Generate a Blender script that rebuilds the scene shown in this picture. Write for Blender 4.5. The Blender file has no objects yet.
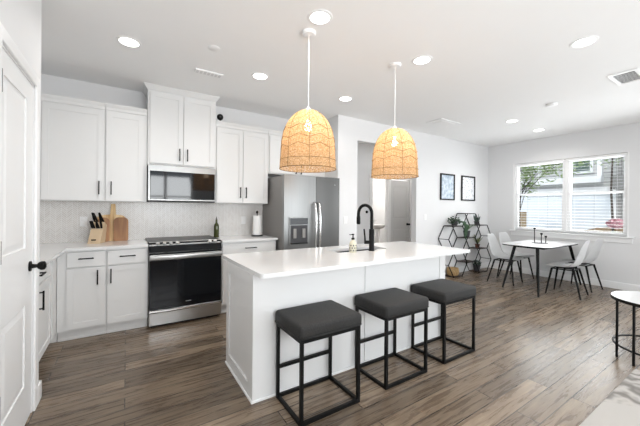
import bpy, bmesh, math, random
from mathutils import Matrix, Vector, Euler
random.seed(7)
PI = math.pi
C = bpy.context.scene.collection
SC = bpy.context.scene

# ------------------------------------------------------------------ camera, world, sun, window light, exposure
cam_d = bpy.data.cameras.new('camera'); cam = bpy.data.objects.new('camera', cam_d); C.objects.link(cam)
F_PX = 301.5
cam_d.sensor_width = 36; cam_d.lens = F_PX/640*36; cam_d.shift_y = -0.0074
cam_d.clip_start = 0.05; cam_d.clip_end = 200
cam.matrix_world = Matrix.Translation((0, 0, 1.344)) @ Matrix.Rotation(math.radians(57.289-90), 4, 'Z') @ Matrix.Rotation(PI/2, 4, 'X') @ Matrix.Rotation(0.008, 4, 'Z')
SC.camera = cam
SC.view_settings.view_transform = 'Standard'; SC.view_settings.look = 'None'
SC.view_settings.gamma = 1; SC.view_settings.use_curve_mapping = False
SC.view_settings.exposure = 0.05

world = bpy.data.worlds.new('world'); SC.world = world; world.use_nodes = True
bg = world.node_tree.nodes['Background']; bg.inputs[0].default_value = (0.78, 0.88, 1.0, 1); bg.inputs[1].default_value = 1.5

def sun(name, rot, strength, angle):
    l = bpy.data.lights.new(name, 'SUN'); l.energy = strength; l.angle = angle; l.color = (1, .96, .9)
    o = bpy.data.objects.new(name, l); C.objects.link(o); o.rotation_euler = rot
sun('sun', (math.radians(12), math.radians(-42), 0), 1.6, .02)      # shines down towards +X, onto the house across the way

def area(name, loc, look, sx, sy, power, col=(1, 1, 1)):
    l = bpy.data.lights.new(name, 'AREA'); l.shape = 'RECTANGLE'; l.size = sx; l.size_y = sy; l.energy = power; l.color = col
    o = bpy.data.objects.new(name, l); C.objects.link(o); o.location = loc
    o.rotation_euler = (Vector(look)).to_track_quat('-Z', 'Y').to_euler()
    return o
# daylight through the glass of the rear wall and the living-room side (outside the panes)
area('daylight_rear_window', (0.95, -1.80, 1.65), (0, 1, .75), 1.5, 1.6, 105, (.98, .99, 1))
area('daylight_patio_door', (4.2, -1.80, 1.2), (0, 1, .18), 3.0, 2.3, 64, (.98, .99, 1))
area('daylight_side_window', (7.32, -0.1, 1.5), (-1, 0, 0), 2.4, 1.6, 66, (.98, .99, 1))
area('daylight_dining_window', (7.42, 2.35, 1.6), (-1, 0, 0), 1.7, 1.3, 50, (.98, .99, 1))

# ------------------------------------------------------------------ materials
def nodes(name):
    m = bpy.data.materials.new(name); m.use_nodes = True
    return m, m.node_tree.nodes, m.node_tree.links, m.node_tree.nodes['Principled BSDF']
def mat(name, col, rough=.5, metal=0, spec=.5, bump=0, bscale=80, var=0, vscale=5, coat=0, alpha=1, trans=0):
    m, N, L, b = nodes(name)
    b.inputs['Base Color'].default_value = (*col, 1); b.inputs['Roughness'].default_value = rough
    b.inputs['Metallic'].default_value = metal; b.inputs['Specular IOR Level'].default_value = spec
    b.inputs['Coat Weight'].default_value = coat; b.inputs['Transmission Weight'].default_value = trans
    tc = N.new('ShaderNodeTexCoord')
    nz = N.new('ShaderNodeTexNoise'); nz.inputs['Scale'].default_value = vscale; nz.inputs['Detail'].default_value = 3
    L.new(tc.outputs['Object'], nz.inputs['Vector'])
    mr = N.new('ShaderNodeMapRange'); mr.inputs[3].default_value = 1-max(var, .01); mr.inputs[4].default_value = 1+max(var, .01)
    L.new(nz.outputs['Fac'], mr.inputs[0])
    vm = N.new('ShaderNodeVectorMath'); vm.operation = 'SCALE'; vm.inputs[0].default_value = col
    L.new(mr.outputs[0], vm.inputs['Scale']); L.new(vm.outputs[0], b.inputs['Base Color'])
    if bump:
        n2 = N.new('ShaderNodeTexNoise'); n2.inputs['Scale'].default_value = bscale
        L.new(tc.outputs['Object'], n2.inputs['Vector'])
        bp = N.new('ShaderNodeBump'); bp.inputs['Strength'].default_value = bump; bp.inputs['Distance'].default_value = .002
        L.new(n2.outputs['Fac'], bp.inputs['Height']); L.new(bp.outputs[0], b.inputs['Normal'])
    return m
def emit(name, col, s):
    m = bpy.data.materials.new(name); m.use_nodes = True; N = m.node_tree.nodes; L = m.node_tree.links
    N.remove(N['Principled BSDF']); e = N.new('ShaderNodeEmission'); e.inputs[0].default_value = (*col, 1); e.inputs[1].default_value = s
    L.new(e.outputs[0], N['Material Output'].inputs[0]); return m

M = {}
M['wall'] = mat('wall_paint', (.79, .79, .795), .7, bump=.1, bscale=300)
M['ceiling'] = mat('ceiling_paint', (.92, .92, .92), .85, bump=.2, bscale=200)
M['trim'] = mat('white_trim_paint', (.91, .91, .91), .35)
M['cab'] = mat('white_cabinet_paint', (.765, .765, .76), .38)
M['door'] = mat('white_door_paint', (.86, .86, .86), .4)
M['dimwhite'] = mat('dim_white_paint', (.72, .72, .72), .45)  # white door paint; the dim hall's shade is put into its colour
M['black'] = mat('matte_black_metal', (.005, .005, .005), .45, spec=.18)
M['blackgl'] = mat('black_glass', (.006, .006, .007), .05, spec=.45)
M['cooktop'] = mat('black_ceramic_glass', (.014, .011, .010), .28, spec=.08)
M['ovenglass'] = mat('oven_door_glass', (.005, .006, .008), .06, spec=.28)
M['quartz'] = mat('white_quartz', (.79, .79, .79), .12, var=.025, vscale=7)
M['plastic'] = mat('white_plastic', (.90, .90, .90), .4)
M['chairshell'] = mat('pale_grey_fabric', (.80, .80, .80), .8, bump=.2, bscale=200)
M['paper'] = mat('white_paper', (.85, .85, .84), .9)
M['lightwood'] = mat('pale_block_wood', (.62, .47, .31), .45, var=.1, vscale=15)
M['wicker'] = None
M['leaf'] = mat('dark_green_leaf', (.035, .09, .04), .45, var=.35, vscale=30)
M['leaf2'] = mat('bright_green_leaf', (.09, .22, .06), .45, var=.35, vscale=30)
M['leaf3'] = mat('blue_green_leaf', (.06, .10, .08), .5, var=.35, vscale=30)
M['leafpink'] = mat('red_edged_leaf', (.22, .26, .10), .5, var=.4, vscale=30)
M['tree'] = mat('tree_foliage', (.26, .36, .13), .6, var=.4, vscale=4)
M['bark'] = mat('tree_bark', (.06, .045, .035), .9, bump=.5, bscale=30)
M['pot'] = mat('dark_pot_clay', (.05, .05, .055), .6)
M['brick_pot'] = mat('terracotta_brown', (.16, .07, .045), .7)
M['shelfwood'] = mat('dark_shelf_wood', (.06, .042, .034), .5, var=.2, vscale=20)
M['pink'] = mat('pink_blossom', (.72, .40, .45), .7, var=.4, vscale=10)
M['mulch'] = mat('pine_mulch', (.30, .21, .13), .95, var=.4, vscale=12)
M['concrete'] = mat('pale_concrete', (.55, .54, .52), .9, var=.1)
M['tabletop'] = mat('white_table_laminate', (.62, .62, .62), .3)
M['towelgrey'] = mat('dark_grey_rubber', (.06, .06, .06), .6)
M['soap'] = mat('pale_yellow_soap_bottle', (.66, .63, .50), .15, spec=.6)
M['gold'] = mat('gold_print', (.55, .40, .12), .35, metal=.6)
M['sink'] = mat('brushed_sink_steel', (.045, .045, .045), .4, metal=.6)
M['greenglass'] = mat('dull_green_window_glass', (.08, .12, .10), .35)
M['olive'] = mat('dark_green_bottle_glass', (.05, .06, .015), .08, spec=.6)
M['screen'] = mat('dispenser_black', (.012, .013, .016), .15)
M['chrome'] = mat('polished_steel', (.75, .75, .75), .18, metal=1)
M['ceramic'] = mat('white_ceramic', (.82, .82, .82), .12)
M['innerdark'] = mat('dark_duct_interior', (.03, .03, .03), .9)
M['housewhite'] = mat('white_exterior_trim', (.80, .80, .80), .6)
M['fenceblock'] = mat('tan_box_wood', (.45, .32, .18), .8)

def steel(name, c=(.31, .31, .305), r=.34, vertical=True):
    m, N, L, b = nodes(name)
    b.inputs['Metallic'].default_value = 1; b.inputs['Roughness'].default_value = r
    tc = N.new('ShaderNodeTexCoord'); mp = N.new('ShaderNodeMapping')
    mp.inputs['Scale'].default_value = (260, 260, 2) if vertical else (2, 260, 260)
    nz = N.new('ShaderNodeTexNoise'); nz.inputs['Scale'].default_value = 1
    L.new(tc.outputs['Object'], mp.inputs[0]); L.new(mp.outputs[0], nz.inputs['Vector'])
    cr = N.new('ShaderNodeValToRGB'); cr.color_ramp.elements[0].color = (*[v*.9 for v in c], 1); cr.color_ramp.elements[1].color = (*[v*1.1 for v in c], 1)
    L.new(nz.outputs['Fac'], cr.inputs[0]); L.new(cr.outputs[0], b.inputs['Base Color'])
    bp = N.new('ShaderNodeBump'); bp.inputs['Strength'].default_value = .08; bp.inputs['Distance'].default_value = .001
    L.new(nz.outputs['Fac'], bp.inputs['Height']); L.new(bp.outputs[0], b.inputs['Normal'])
    return m
M['steel'] = steel('brushed_stainless'); M['steelh'] = steel('brushed_stainless_bright', (.50, .50, .495), .30, False)
M['steelshaded'] = steel('brushed_stainless_shaded', (.13, .128, .125), .38)  # same stainless as the freezer door, its dimmer reflection put into the colour
M['steelgrey'] = mat('grey_fridge_side', (.27, .26, .25), .5, metal=.2)

def math_node(N, L, op, a, b=None, c=None):
    n = N.new('ShaderNodeMath'); n.operation = op
    for i, v in enumerate((a, b, c)):
        if v is None: continue
        if isinstance(v, (int, float)): n.inputs[i].default_value = v
        else: L.new(v, n.inputs[i])
    return n.outputs[0]

def floor_mat():
    m, N, L, b = nodes('dark_oak_planks')
    tc = N.new('ShaderNodeTexCoord')
    br = N.new('ShaderNodeTexBrick'); br.offset = .37; br.offset_frequency = 2
    br.inputs['Scale'].default_value = 1; br.inputs['Brick Width'].default_value = 1.35; br.inputs['Row Height'].default_value = .14
    br.inputs['Mortar Size'].default_value = .0034; br.inputs['Mortar Smooth'].default_value = .1; br.inputs['Bias'].default_value = 0
    br.inputs['Color1'].default_value = (0, 0, 0, 1); br.inputs['Color2'].default_value = (1, 1, 1, 1); br.inputs['Mortar'].default_value = (.5, .5, .5, 1)
    L.new(tc.outputs['Object'], br.inputs['Vector'])
    mp = N.new('ShaderNodeMapping'); mp.inputs['Scale'].default_value = (1.5, 18, 1)
    L.new(tc.outputs['Object'], mp.inputs[0])
    # shift the grain per plank
    sh = N.new('ShaderNodeVectorMath'); sh.operation = 'MULTIPLY_ADD'
    L.new(br.outputs['Color'], sh.inputs[0]); sh.inputs[1].default_value = (7, 3, 11); L.new(mp.outputs[0], sh.inputs[2])
    n1 = N.new('ShaderNodeTexNoise'); n1.inputs['Scale'].default_value = 1.7; n1.inputs['Detail'].default_value = 8; n1.inputs['Roughness'].default_value = .68; n1.inputs['Distortion'].default_value = .6
    L.new(sh.outputs[0], n1.inputs['Vector'])
    ramp = N.new('ShaderNodeValToRGB'); e = ramp.color_ramp.elements
    e[0].position = .26; e[0].color = (.072, .050, .035, 1); e[1].position = .76; e[1].color = (.330, .262, .182, 1)
    k = e.new(.5); k.color = (.178, .130, .090, 1)
    L.new(n1.outputs['Fac'], ramp.inputs[0])
    pv = N.new('ShaderNodeMapRange'); pv.inputs[3].default_value = .66; pv.inputs[4].default_value = 1.38
    L.new(br.outputs['Color'], pv.inputs[0])
    sc = N.new('ShaderNodeVectorMath'); sc.operation = 'SCALE'; L.new(ramp.outputs[0], sc.inputs[0]); L.new(pv.outputs[0], sc.inputs['Scale'])
    mx = N.new('ShaderNodeMix'); mx.data_type = 'RGBA'; L.new(br.outputs['Fac'], mx.inputs[0]); L.new(sc.outputs[0], mx.inputs[6]); mx.inputs[7].default_value = (.035, .026, .02, 1)
    L.new(mx.outputs[2], b.inputs['Base Color'])
    rr = N.new('ShaderNodeMapRange'); rr.inputs[3].default_value = .20; rr.inputs[4].default_value = .36; L.new(n1.outputs['Fac'], rr.inputs[0]); L.new(rr.outputs[0], b.inputs['Roughness'])
    bp = N.new('ShaderNodeBump'); bp.inputs['Strength'].default_value = .25; bp.inputs['Distance'].default_value = .003
    hh = math_node(N, L, 'SUBTRACT', n1.outputs['Fac'], br.outputs['Fac']); L.new(hh, bp.inputs['Height']); L.new(bp.outputs[0], b.inputs['Normal'])
    b.inputs['Specular IOR Level'].default_value = .5
    return m
M['floor'] = floor_mat()

def herringbone_mat():
    m, N, L, b = nodes('herringbone_tile')
    tc = N.new('ShaderNodeTexCoord'); sp = N.new('ShaderNodeSeparateXYZ'); L.new(tc.outputs['Object'], sp.inputs[0])
    P = .048; S = .024
    u = math_node(N, L, 'ADD', sp.outputs[0], sp.outputs[1])
    tri = math_node(N, L, 'PINGPONG', u, P)
    z = math_node(N, L, 'ADD', sp.outputs[2], tri)
    fr = math_node(N, L, 'FRACT', math_node(N, L, 'DIVIDE', z, S))
    g1 = math_node(N, L, 'LESS_THAN', fr, .26)
    fx = math_node(N, L, 'FRACT', math_node(N, L, 'DIVIDE', u, P))
    g2 = math_node(N, L, 'LESS_THAN', fx, .06)
    g = math_node(N, L, 'MAXIMUM', g1, g2)
    cell = N.new('ShaderNodeCombineXYZ')
    L.new(math_node(N, L, 'FLOOR', math_node(N, L, 'DIVIDE', z, S)), cell.inputs[0]); L.new(math_node(N, L, 'FLOOR', math_node(N, L, 'DIVIDE', u, P)), cell.inputs[1])
    wn = N.new('ShaderNodeTexWhiteNoise'); L.new(cell.outputs[0], wn.inputs['Vector'])
    ramp = N.new('ShaderNodeValToRGB'); ramp.color_ramp.elements[0].color = (.69, .66, .63, 1); ramp.color_ramp.elements[1].color = (.77, .75, .725, 1)
    L.new(wn.outputs['Value'], ramp.inputs[0])
    mx = N.new('ShaderNodeMix'); mx.data_type = 'RGBA'; L.new(g, mx.inputs[0]); L.new(ramp.outputs[0], mx.inputs[6]); mx.inputs[7].default_value = (.90, .895, .885, 1)
    L.new(mx.outputs[2], b.inputs['Base Color']); b.inputs['Roughness'].default_value = .22
    bp = N.new('ShaderNodeBump'); bp.inputs['Strength'].default_value = .4; bp.inputs['Distance'].default_value = .002; bp.invert = True
    L.new(g, bp.inputs['Height']); L.new(bp.outputs[0], b.inputs['Normal'])
    return m
M['tile'] = herringbone_mat()

def fabric_mat():
    m, N, L, b = nodes('charcoal_woven_fabric')
    tc = N.new('ShaderNodeTexCoord'); nz = N.new('ShaderNodeTexNoise'); nz.inputs['Scale'].default_value = 130; nz.inputs['Detail'].default_value = 5
    L.new(tc.outputs['Object'], nz.inputs['Vector'])
    r = N.new('ShaderNodeValToRGB'); r.color_ramp.elements[0].position = .3; r.color_ramp.elements[0].color = (.006, .006, .006, 1); r.color_ramp.elements[1].position = .7; r.color_ramp.elements[1].color = (.026, .025, .024, 1)
    L.new(nz.outputs['Fac'], r.inputs[0]); L.new(r.outputs[0], b.inputs['Base Color']); b.inputs['Roughness'].default_value = .75
    b.inputs['Sheen Weight'].default_value = .03
    bp = N.new('ShaderNodeBump'); bp.inputs['Strength'].default_value = .3; bp.inputs['Distance'].default_value = .001; L.new(nz.outputs['Fac'], bp.inputs['Height']); L.new(bp.outputs[0], b.inputs['Normal'])
    return m
M['fabric'] = fabric_mat()

def rattan_mat(name, c1, c2, hole=.32, glow=True):
    m = bpy.data.materials.new(name); m.use_nodes = True; N = m.node_tree.nodes; L = m.node_tree.links
    N.remove(N['Principled BSDF']); out = N['Material Output']
    tc = N.new('ShaderNodeTexCoord'); mp = N.new('ShaderNodeMapping'); mp.inputs['Scale'].default_value = (70, 70, 110)
    L.new(tc.outputs['Object'], mp.inputs[0])
    nz = N.new('ShaderNodeTexNoise'); nz.inputs['Scale'].default_value = 1; nz.inputs['Detail'].default_value = 3; L.new(mp.outputs[0], nz.inputs['Vector'])
    r = N.new('ShaderNodeValToRGB'); r.color_ramp.elements[0].position = .35; r.color_ramp.elements[0].color = (*c1, 1); r.color_ramp.elements[1].position = .65; r.color_ramp.elements[1].color = (*c2, 1)
    L.new(nz.outputs['Fac'], r.inputs[0])
    d = N.new('ShaderNodeBsdfDiffuse'); t = N.new('ShaderNodeBsdfTranslucent'); L.new(r.outputs[0], d.inputs[0]); L.new(r.outputs[0], t.inputs[0])
    mx = N.new('ShaderNodeMixShader'); mx.inputs[0].default_value = .5; L.new(d.outputs[0], mx.inputs[1]); L.new(t.outputs[0], mx.inputs[2])
    tr = N.new('ShaderNodeBsdfTransparent'); m2 = N.new('ShaderNodeMixShader')
    n2 = N.new('ShaderNodeTexNoise'); n2.inputs['Scale'].default_value = 1.4; L.new(mp.outputs[0], n2.inputs['Vector'])
    h = math_node(N, L, 'GREATER_THAN', n2.outputs['Fac'], 1-hole-.06) if glow else None
    if glow: L.new(h, m2.inputs[0])
    else: m2.inputs[0].default_value = 0
    L.new(mx.outputs[0], m2.inputs[1]); L.new(tr.outputs[0], m2.inputs[2]); L.new(m2.outputs[0], out.inputs[0])
    return m
M['rattan'] = rattan_mat('woven_rattan', (.58, .34, .16), (.86, .64, .40), .34)
M['rattan_rib'] = rattan_mat('rattan_cane', (.28, .16, .07), (.42, .26, .13), 0, False)
M['wicker'] = rattan_mat('wicker_basket', (.55, .38, .18), (.88, .70, .42), 0, False)

def board_mat(name, c1, c2, scale=(70, 70, 3)):
    m, N, L, b = nodes(name)
    tc = N.new('ShaderNodeTexCoord'); mp = N.new('ShaderNodeMapping'); mp.inputs['Scale'].default_value = scale
    nz = N.new('ShaderNodeTexNoise'); nz.inputs['Scale'].default_value = .45; nz.inputs['Detail'].default_value = 3
    L.new(tc.outputs['Object'], mp.inputs[0]); L.new(mp.outputs[0], nz.inputs['Vector'])
    r = N.new('ShaderNodeValToRGB'); r.color_ramp.elements[0].position = .4; r.color_ramp.elements[1].position = .6
    r.color_ramp.elements[0].color = (*c1, 1); r.color_ramp.elements[1].color = (*c2, 1)
    L.new(nz.outputs['Fac'], r.inputs[0]); L.new(r.outputs[0], b.inputs['Base Color']); b.inputs['Roughness'].default_value = .4
    return m
M['boardA'] = board_mat('striped_maple_board', (.58, .34, .13), (.86, .64, .34))
M['boardB'] = board_mat('acacia_board', (.24, .10, .03), (.42, .20, .07), (30, 30, 3))
M['boardC'] = board_mat('tan_board', (.34, .15, .06), (.52, .28, .12), (30, 30, 3))

def glass_mat():
    m = bpy.data.materials.new('window_glass'); m.use_nodes = True; N = m.node_tree.nodes; L = m.node_tree.links
    N.remove(N['Principled BSDF']); t = N.new('ShaderNodeBsdfTransparent'); t.inputs[0].default_value = (.97, .98, .98, 1)
    g = N.new('ShaderNodeBsdfGlossy'); g.inputs['Roughness'].default_value = .02; f = N.new('ShaderNodeFresnel'); f.inputs[0].default_value = 1.2
    mx = N.new('ShaderNodeMixShader'); L.new(f.outputs[0], mx.inputs[0]); L.new(t.outputs[0], mx.inputs[1]); L.new(g.outputs[0], mx.inputs[2])
    L.new(mx.outputs[0], N['Material Output'].inputs[0]); return m
M['glass'] = glass_mat()

def siding_mat():
    m, N, L, b = nodes('grey_lap_siding')
    tc = N.new('ShaderNodeTexCoord'); sp = N.new('ShaderNodeSeparateXYZ'); L.new(tc.outputs['Object'], sp.inputs[0])
    fr = math_node(N, L, 'FRACT', math_node(N, L, 'DIVIDE', sp.outputs[2], .14))
    ln = math_node(N, L, 'LESS_THAN', fr, .14)
    mx = N.new('ShaderNodeMix'); mx.data_type = 'RGBA'; L.new(ln, mx.inputs[0]); mx.inputs[6].default_value = (.50, .50, .49, 1); mx.inputs[7].default_value = (.27, .27, .27, 1)
    L.new(mx.outputs[2], b.inputs['Base Color']); b.inputs['Roughness'].default_value = .8
    bp = N.new('ShaderNodeBump'); bp.inputs['Distance'].default_value = .02; L.new(fr, bp.inputs['Height']); L.new(bp.outputs[0], b.inputs['Normal'])
    return m
M['siding'] = siding_mat()
def garage_mat():
    m, N, L, b = nodes('white_garage_panel')
    tc = N.new('ShaderNodeTexCoord'); br = N.new('ShaderNodeTexBrick'); sp = N.new('ShaderNodeSeparateXYZ'); cb = N.new('ShaderNodeCombineXYZ')
    L.new(tc.outputs['Object'], sp.inputs[0]); L.new(sp.outputs[1], cb.inputs[0]); L.new(sp.outputs[2], cb.inputs[1]); L.new(cb.outputs[0], br.inputs['Vector'])
    br.offset = 0; br.inputs['Scale'].default_value = 1; br.inputs['Brick Width'].default_value = .60; br.inputs['Row Height'].default_value = .29; br.inputs['Mortar Size'].default_value = .012
    br.inputs['Color1'].default_value = (.78, .82, .86, 1); br.inputs['Color2'].default_value = (.76, .80, .85, 1); br.inputs['Mortar'].default_value = (.64, .68, .72, 1)
    L.new(br.outputs['Color'], b.inputs['Base Color']); b.inputs['Roughness'].default_value = .6
    return m
M['garage'] = garage_mat()

def art_mat(name, paper, ink, scale, thr, soft=.05, kind='noise'):
    m, N, L, b = nodes(name)
    tc = N.new('ShaderNodeTexCoord')
    if kind == 'noise':
        nz = N.new('ShaderNodeTexNoise'); nz.inputs['Scale'].default_value = scale; nz.inputs['Detail'].default_value = 4; o = nz.outputs['Fac']
    else:
        nz = N.new('ShaderNodeTexVoronoi'); nz.inputs['Scale'].default_value = scale; o = nz.outputs['Distance']
    L.new(tc.outputs['Object'], nz.inputs['Vector'])
    r = N.new('ShaderNodeValToRGB'); r.color_ramp.elements[0].position = thr; r.color_ramp.elements[1].position = thr+soft
    r.color_ramp.elements[0].color = (*ink, 1); r.color_ramp.elements[1].color = (*paper, 1)
    L.new(o, r.inputs[0]); L.new(r.outputs[0], b.inputs['Base Color']); b.inputs['Roughness'].default_value = .35
    return m
M['art1'] = art_mat('blue_wash_print', (.56, .64, .72), (.27, .36, .46), 14, .40, .25)
M['art2'] = art_mat('ink_sketch_print', (.80, .82, .84), (.16, .19, .22), 26, .20, .10, 'voronoi')
def rug_mat():
    m, N, L, b = nodes('cream_swirl_pile')
    tc = N.new('ShaderNodeTexCoord')
    w = N.new('ShaderNodeTexWave'); w.wave_type = 'BANDS'; w.bands_direction = 'DIAGONAL'; w.inputs['Scale'].default_value = 3.0; w.inputs['Distortion'].default_value = 14; w.inputs['Detail'].default_value = 3; w.inputs['Detail Scale'].default_value = 1.2
    L.new(tc.outputs['Object'], w.inputs['Vector'])
    r = N.new('ShaderNodeValToRGB'); r.color_ramp.elements[0].color = (.20, .185, .17, 1); r.color_ramp.elements[1].color = (.50, .47, .44, 1)
    L.new(w.outputs['Fac'], r.inputs[0])
    sp = N.new('ShaderNodeSeparateXYZ'); L.new(tc.outputs['Object'], sp.inputs[0])
    # the swirl fills the corner block; a plain cream field lies beyond a slanting line
    q = math_node(N, L, 'SUBTRACT', math_node(N, L, 'MULTIPLY', sp.outputs[0], 1.0), math_node(N, L, 'MULTIPLY', sp.outputs[1], -0.85))
    s = math_node(N, L, 'GREATER_THAN', q, 3.40)
    mx = N.new('ShaderNodeMix'); mx.data_type = 'RGBA'; L.new(s, mx.inputs[0]); mx.inputs[6].default_value = (.50, .475, .445, 1); L.new(r.outputs[0], mx.inputs[7])
    L.new(mx.outputs[2], b.inputs['Base Color']); b.inputs['Roughness'].default_value = .95
    nz = N.new('ShaderNodeTexNoise'); nz.inputs['Scale'].default_value = 150; bp = N.new('ShaderNodeBump'); bp.inputs['Strength'].default_value = .5; bp.inputs['Distance'].default_value = .003
    L.new(tc.outputs['Object'], nz.inputs['Vector']); L.new(nz.outputs['Fac'], bp.inputs['Height']); L.new(bp.outputs[0], b.inputs['Normal'])
    return m
M['rug'] = rug_mat()
M['lamp'] = emit('lit_lamp_disc', (1, .97, .92), 9)
M['bulb'] = emit('glowing_bulb', (1, .85, .62), 22)

# ------------------------------------------------------------------ helpers
class MB:
    """collects shapes into ONE mesh"""
    def __init__(s): s.bm = bmesh.new()
    def box(s, x0, x1, y0, y1, z0, z1, bev=0, seg=1):
        r = bmesh.ops.create_cube(s.bm, size=1)['verts']
        for v in r: v.co = Vector((x0+(v.co.x+.5)*(x1-x0), y0+(v.co.y+.5)*(y1-y0), z0+(v.co.z+.5)*(z1-z0)))
        if bev:
            es = list({e for v in r for e in v.link_edges}); bmesh.ops.bevel(s.bm, geom=es, offset=bev, segments=seg, affect='EDGES', profile=.5)
        return s
    def tube(s, pts, r, n=10, cap=True, closed=False, flat=1.0):
        pts = [Vector(p) for p in pts]; rs = r if isinstance(r, (list, tuple)) else [r]*len(pts)
        rings = []; prev = None; K = len(pts)
        for i, p in enumerate(pts):
            if closed: d = pts[(i+1) % K]-pts[i-1]
            else: d = (pts[min(i+1, K-1)]-pts[max(i-1, 0)])
            d.normalize()
            if prev is None:
                up = Vector((0, 0, 1)) if abs(d.z) < .9 else Vector((1, 0, 0)); a = d.cross(up).normalized()
            else: a = (prev-d*prev.dot(d)).normalized()
            prev = a; b = d.cross(a)
            rings.append([s.bm.verts.new(p+(a*math.cos(2*PI*k/n)+b*math.sin(2*PI*k/n)*flat)*rs[i]) for k in range(n)])
        m = K if closed else K-1
        for i in range(m):
            A, B = rings[i], rings[(i+1) % K]
            for k in range(n): s.bm.faces.new((A[k], A[(k+1) % n], B[(k+1) % n], B[k]))
        if cap and not closed:
            s.bm.faces.new(rings[0][::-1]); s.bm.faces.new(rings[-1])
        return s
    def bar(s, p, q, w, h=None):                       # square bar
        h = h or w; p, q = Vector(p), Vector(q); d = (q-p).normalized()
        up = Vector((0, 0, 1)) if abs(d.z) < .9 else Vector((0, 1, 0)); a = d.cross(up).normalized(); b = a.cross(d).normalized()
        R = [[s.bm.verts.new(c+a*(i*w/2)+b*(j*h/2)) for i, j in ((-1, -1), (1, -1), (1, 1), (-1, 1))] for c in (p, q)]
        for k in range(4): s.bm.faces.new((R[0][k], R[0][(k+1) % 4], R[1][(k+1) % 4], R[1][k]))
        s.bm.faces.new(R[0][::-1]); s.bm.faces.new(R[1]); return s
    def lathe(s, c, prof, n=24, axis='Z'):              # prof = [(r, h)]
        c = Vector(c); rings = []
        for r, h in prof:
            if r < 1e-5: rings.append([s.bm.verts.new(s._ax(c, 0, 0, h, axis))])
            else: rings.append([s.bm.verts.new(s._ax(c, r*math.cos(2*PI*k/n), r*math.sin(2*PI*k/n), h, axis)) for k in range(n)])
        for A, B in zip(rings, rings[1:]):
            for k in range(n):
                a, b_ = A[k % len(A)], A[(k+1) % len(A)]; c_, d = B[(k+1) % len(B)], B[k % len(B)]
                f = [v for i, v in enumerate((a, b_, c_, d)) if v not in (a, b_, c_, d)[:i]]
                if len(f) > 2:
                    try: s.bm.faces.new(f)
                    except ValueError: pass
        return s
    def _ax(s, c, x, y, h, axis):
        if axis == 'Z': return c+Vector((x, y, h))
        if axis == 'Y': return c+Vector((x, h, y))
        return c+Vector((h, x, y))
    def prism(s, outline, y0, y1, plane='XZ', bev=0):   # outline extruded
        f = lambda p, d: {'XZ': Vector((p[0], d, p[1])), 'YZ': Vector((d, p[0], p[1])), 'XY': Vector((p[0], p[1], d))}[plane]
        A = [s.bm.verts.new(f(p, y0)) for p in outline]; B = [s.bm.verts.new(f(p, y1)) for p in outline]
        n = len(A); fs = [s.bm.faces.new(A), s.bm.faces.new(B[::-1])]
        for k in range(n): fs.append(s.bm.faces.new((A[k], B[k], B[(k+1) % n], A[(k+1) % n])))
        if bev:
            es = list({e for fc in fs[:2] for e in fc.edges}); bmesh.ops.bevel(s.bm, geom=es, offset=bev, segments=2, affect='EDGES')
        return s
    def quad(s, *p): s.bm.faces.new([s.bm.verts.new(Vector(q)) for q in p]); return s
    def rot(s, mtx): bmesh.ops.transform(s.bm, matrix=mtx, verts=s.bm.verts); return s
    def build(s, name, m, parent=None, smooth=False, local=False):
        bmesh.ops.recalc_face_normals(s.bm, faces=s.bm.faces)
        if parent is not None and not local:
            s.rot(wm(parent).inverted())
        me = bpy.data.meshes.new(name); s.bm.to_mesh(me); s.bm.free()
        if smooth:
            for p in me.polygons: p.use_smooth = True
            me.set_sharp_from_angle(angle=math.radians(40))
        o = bpy.data.objects.new(name, me); C.objects.link(o); o.data.materials.append(M[m])
        if parent is not None: o.parent = parent
        return o
def wm(o):
    m = o.matrix_basis.copy()
    while o.parent: o = o.parent; m = o.matrix_basis @ m
    return m
def tag(o, label, cat, group=None, kind=None):
    o['label'] = label; o['category'] = cat
    if group: o['group'] = group
    if kind: o['kind'] = kind
    return o
def thing(name, label, cat, loc=(0, 0, 0), rz=0, group=None):
    o = bpy.data.objects.new(name, None); C.objects.link(o); o.location = loc; o.rotation_euler = (0, 0, rz)
    o.empty_display_size = .05
    return tag(o, label, cat, group)
def struct(o): o['kind'] = 'structure'; return o
def copy_tree(o, parent=None):
    c = o.copy(); C.objects.link(c)
    if parent: c.parent = parent
    for ch in list(o.children): copy_tree(ch, c)
    return c
def dup(o, loc, rz=None, label=None):
    c = copy_tree(o); c.location = loc
    if rz is not None: c.rotation_euler = (0, 0, rz)
    if label: c['label'] = label
    return c

# ------------------------------------------------------------------ structure
H = 2.806; KY = 4.469; PY = 3.803; WX = 7.10; T = .12; LX = -1.11; DXW = -.508; RY = -1.6
struct(MB().box(-1.3, 7.22, -1.72, 7.4, -.1, 0).build('floor', 'floor'))
struct(MB().box(-1.3, 7.22, -1.72, 7.4, H, H+.12).build('ceiling', 'ceiling'))
struct(MB().box(LX-T, 2.768, KY, KY+T, 0, H).build('wall_kitchen', 'wall'))
struct(MB().box(LX-T, LX, 2.71, KY, 0, H).build('wall_left', 'wall'))
# near left wall with the pantry door opening
dy0, dy1, dz = 2.0, 2.665, 2.125
struct(MB().box(DXW-T, DXW, RY, dy0, 0, H).box(DXW-T, DXW, dy0, dy1, dz, H).box(DXW-T, DXW, dy1, 2.83, 0, H)
       .box(LX, DXW-T, 2.71, 2.83, 0, H).build('wall_near_left', 'wall'))
# picture wall with wide opening, and the short return beside the refrigerator
ox0, ox1, oz = 3.16, 4.60, 2.455
struct(MB().box(2.768, ox0, PY, PY+T, 0, H).box(ox0, ox1, PY, PY+T, oz, H).box(ox1, WX, PY, PY+T, 0, H)
       .box(2.768, 2.768+T, PY+T, 7.2, 0, H).build('wall_picture', 'wall'))
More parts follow.
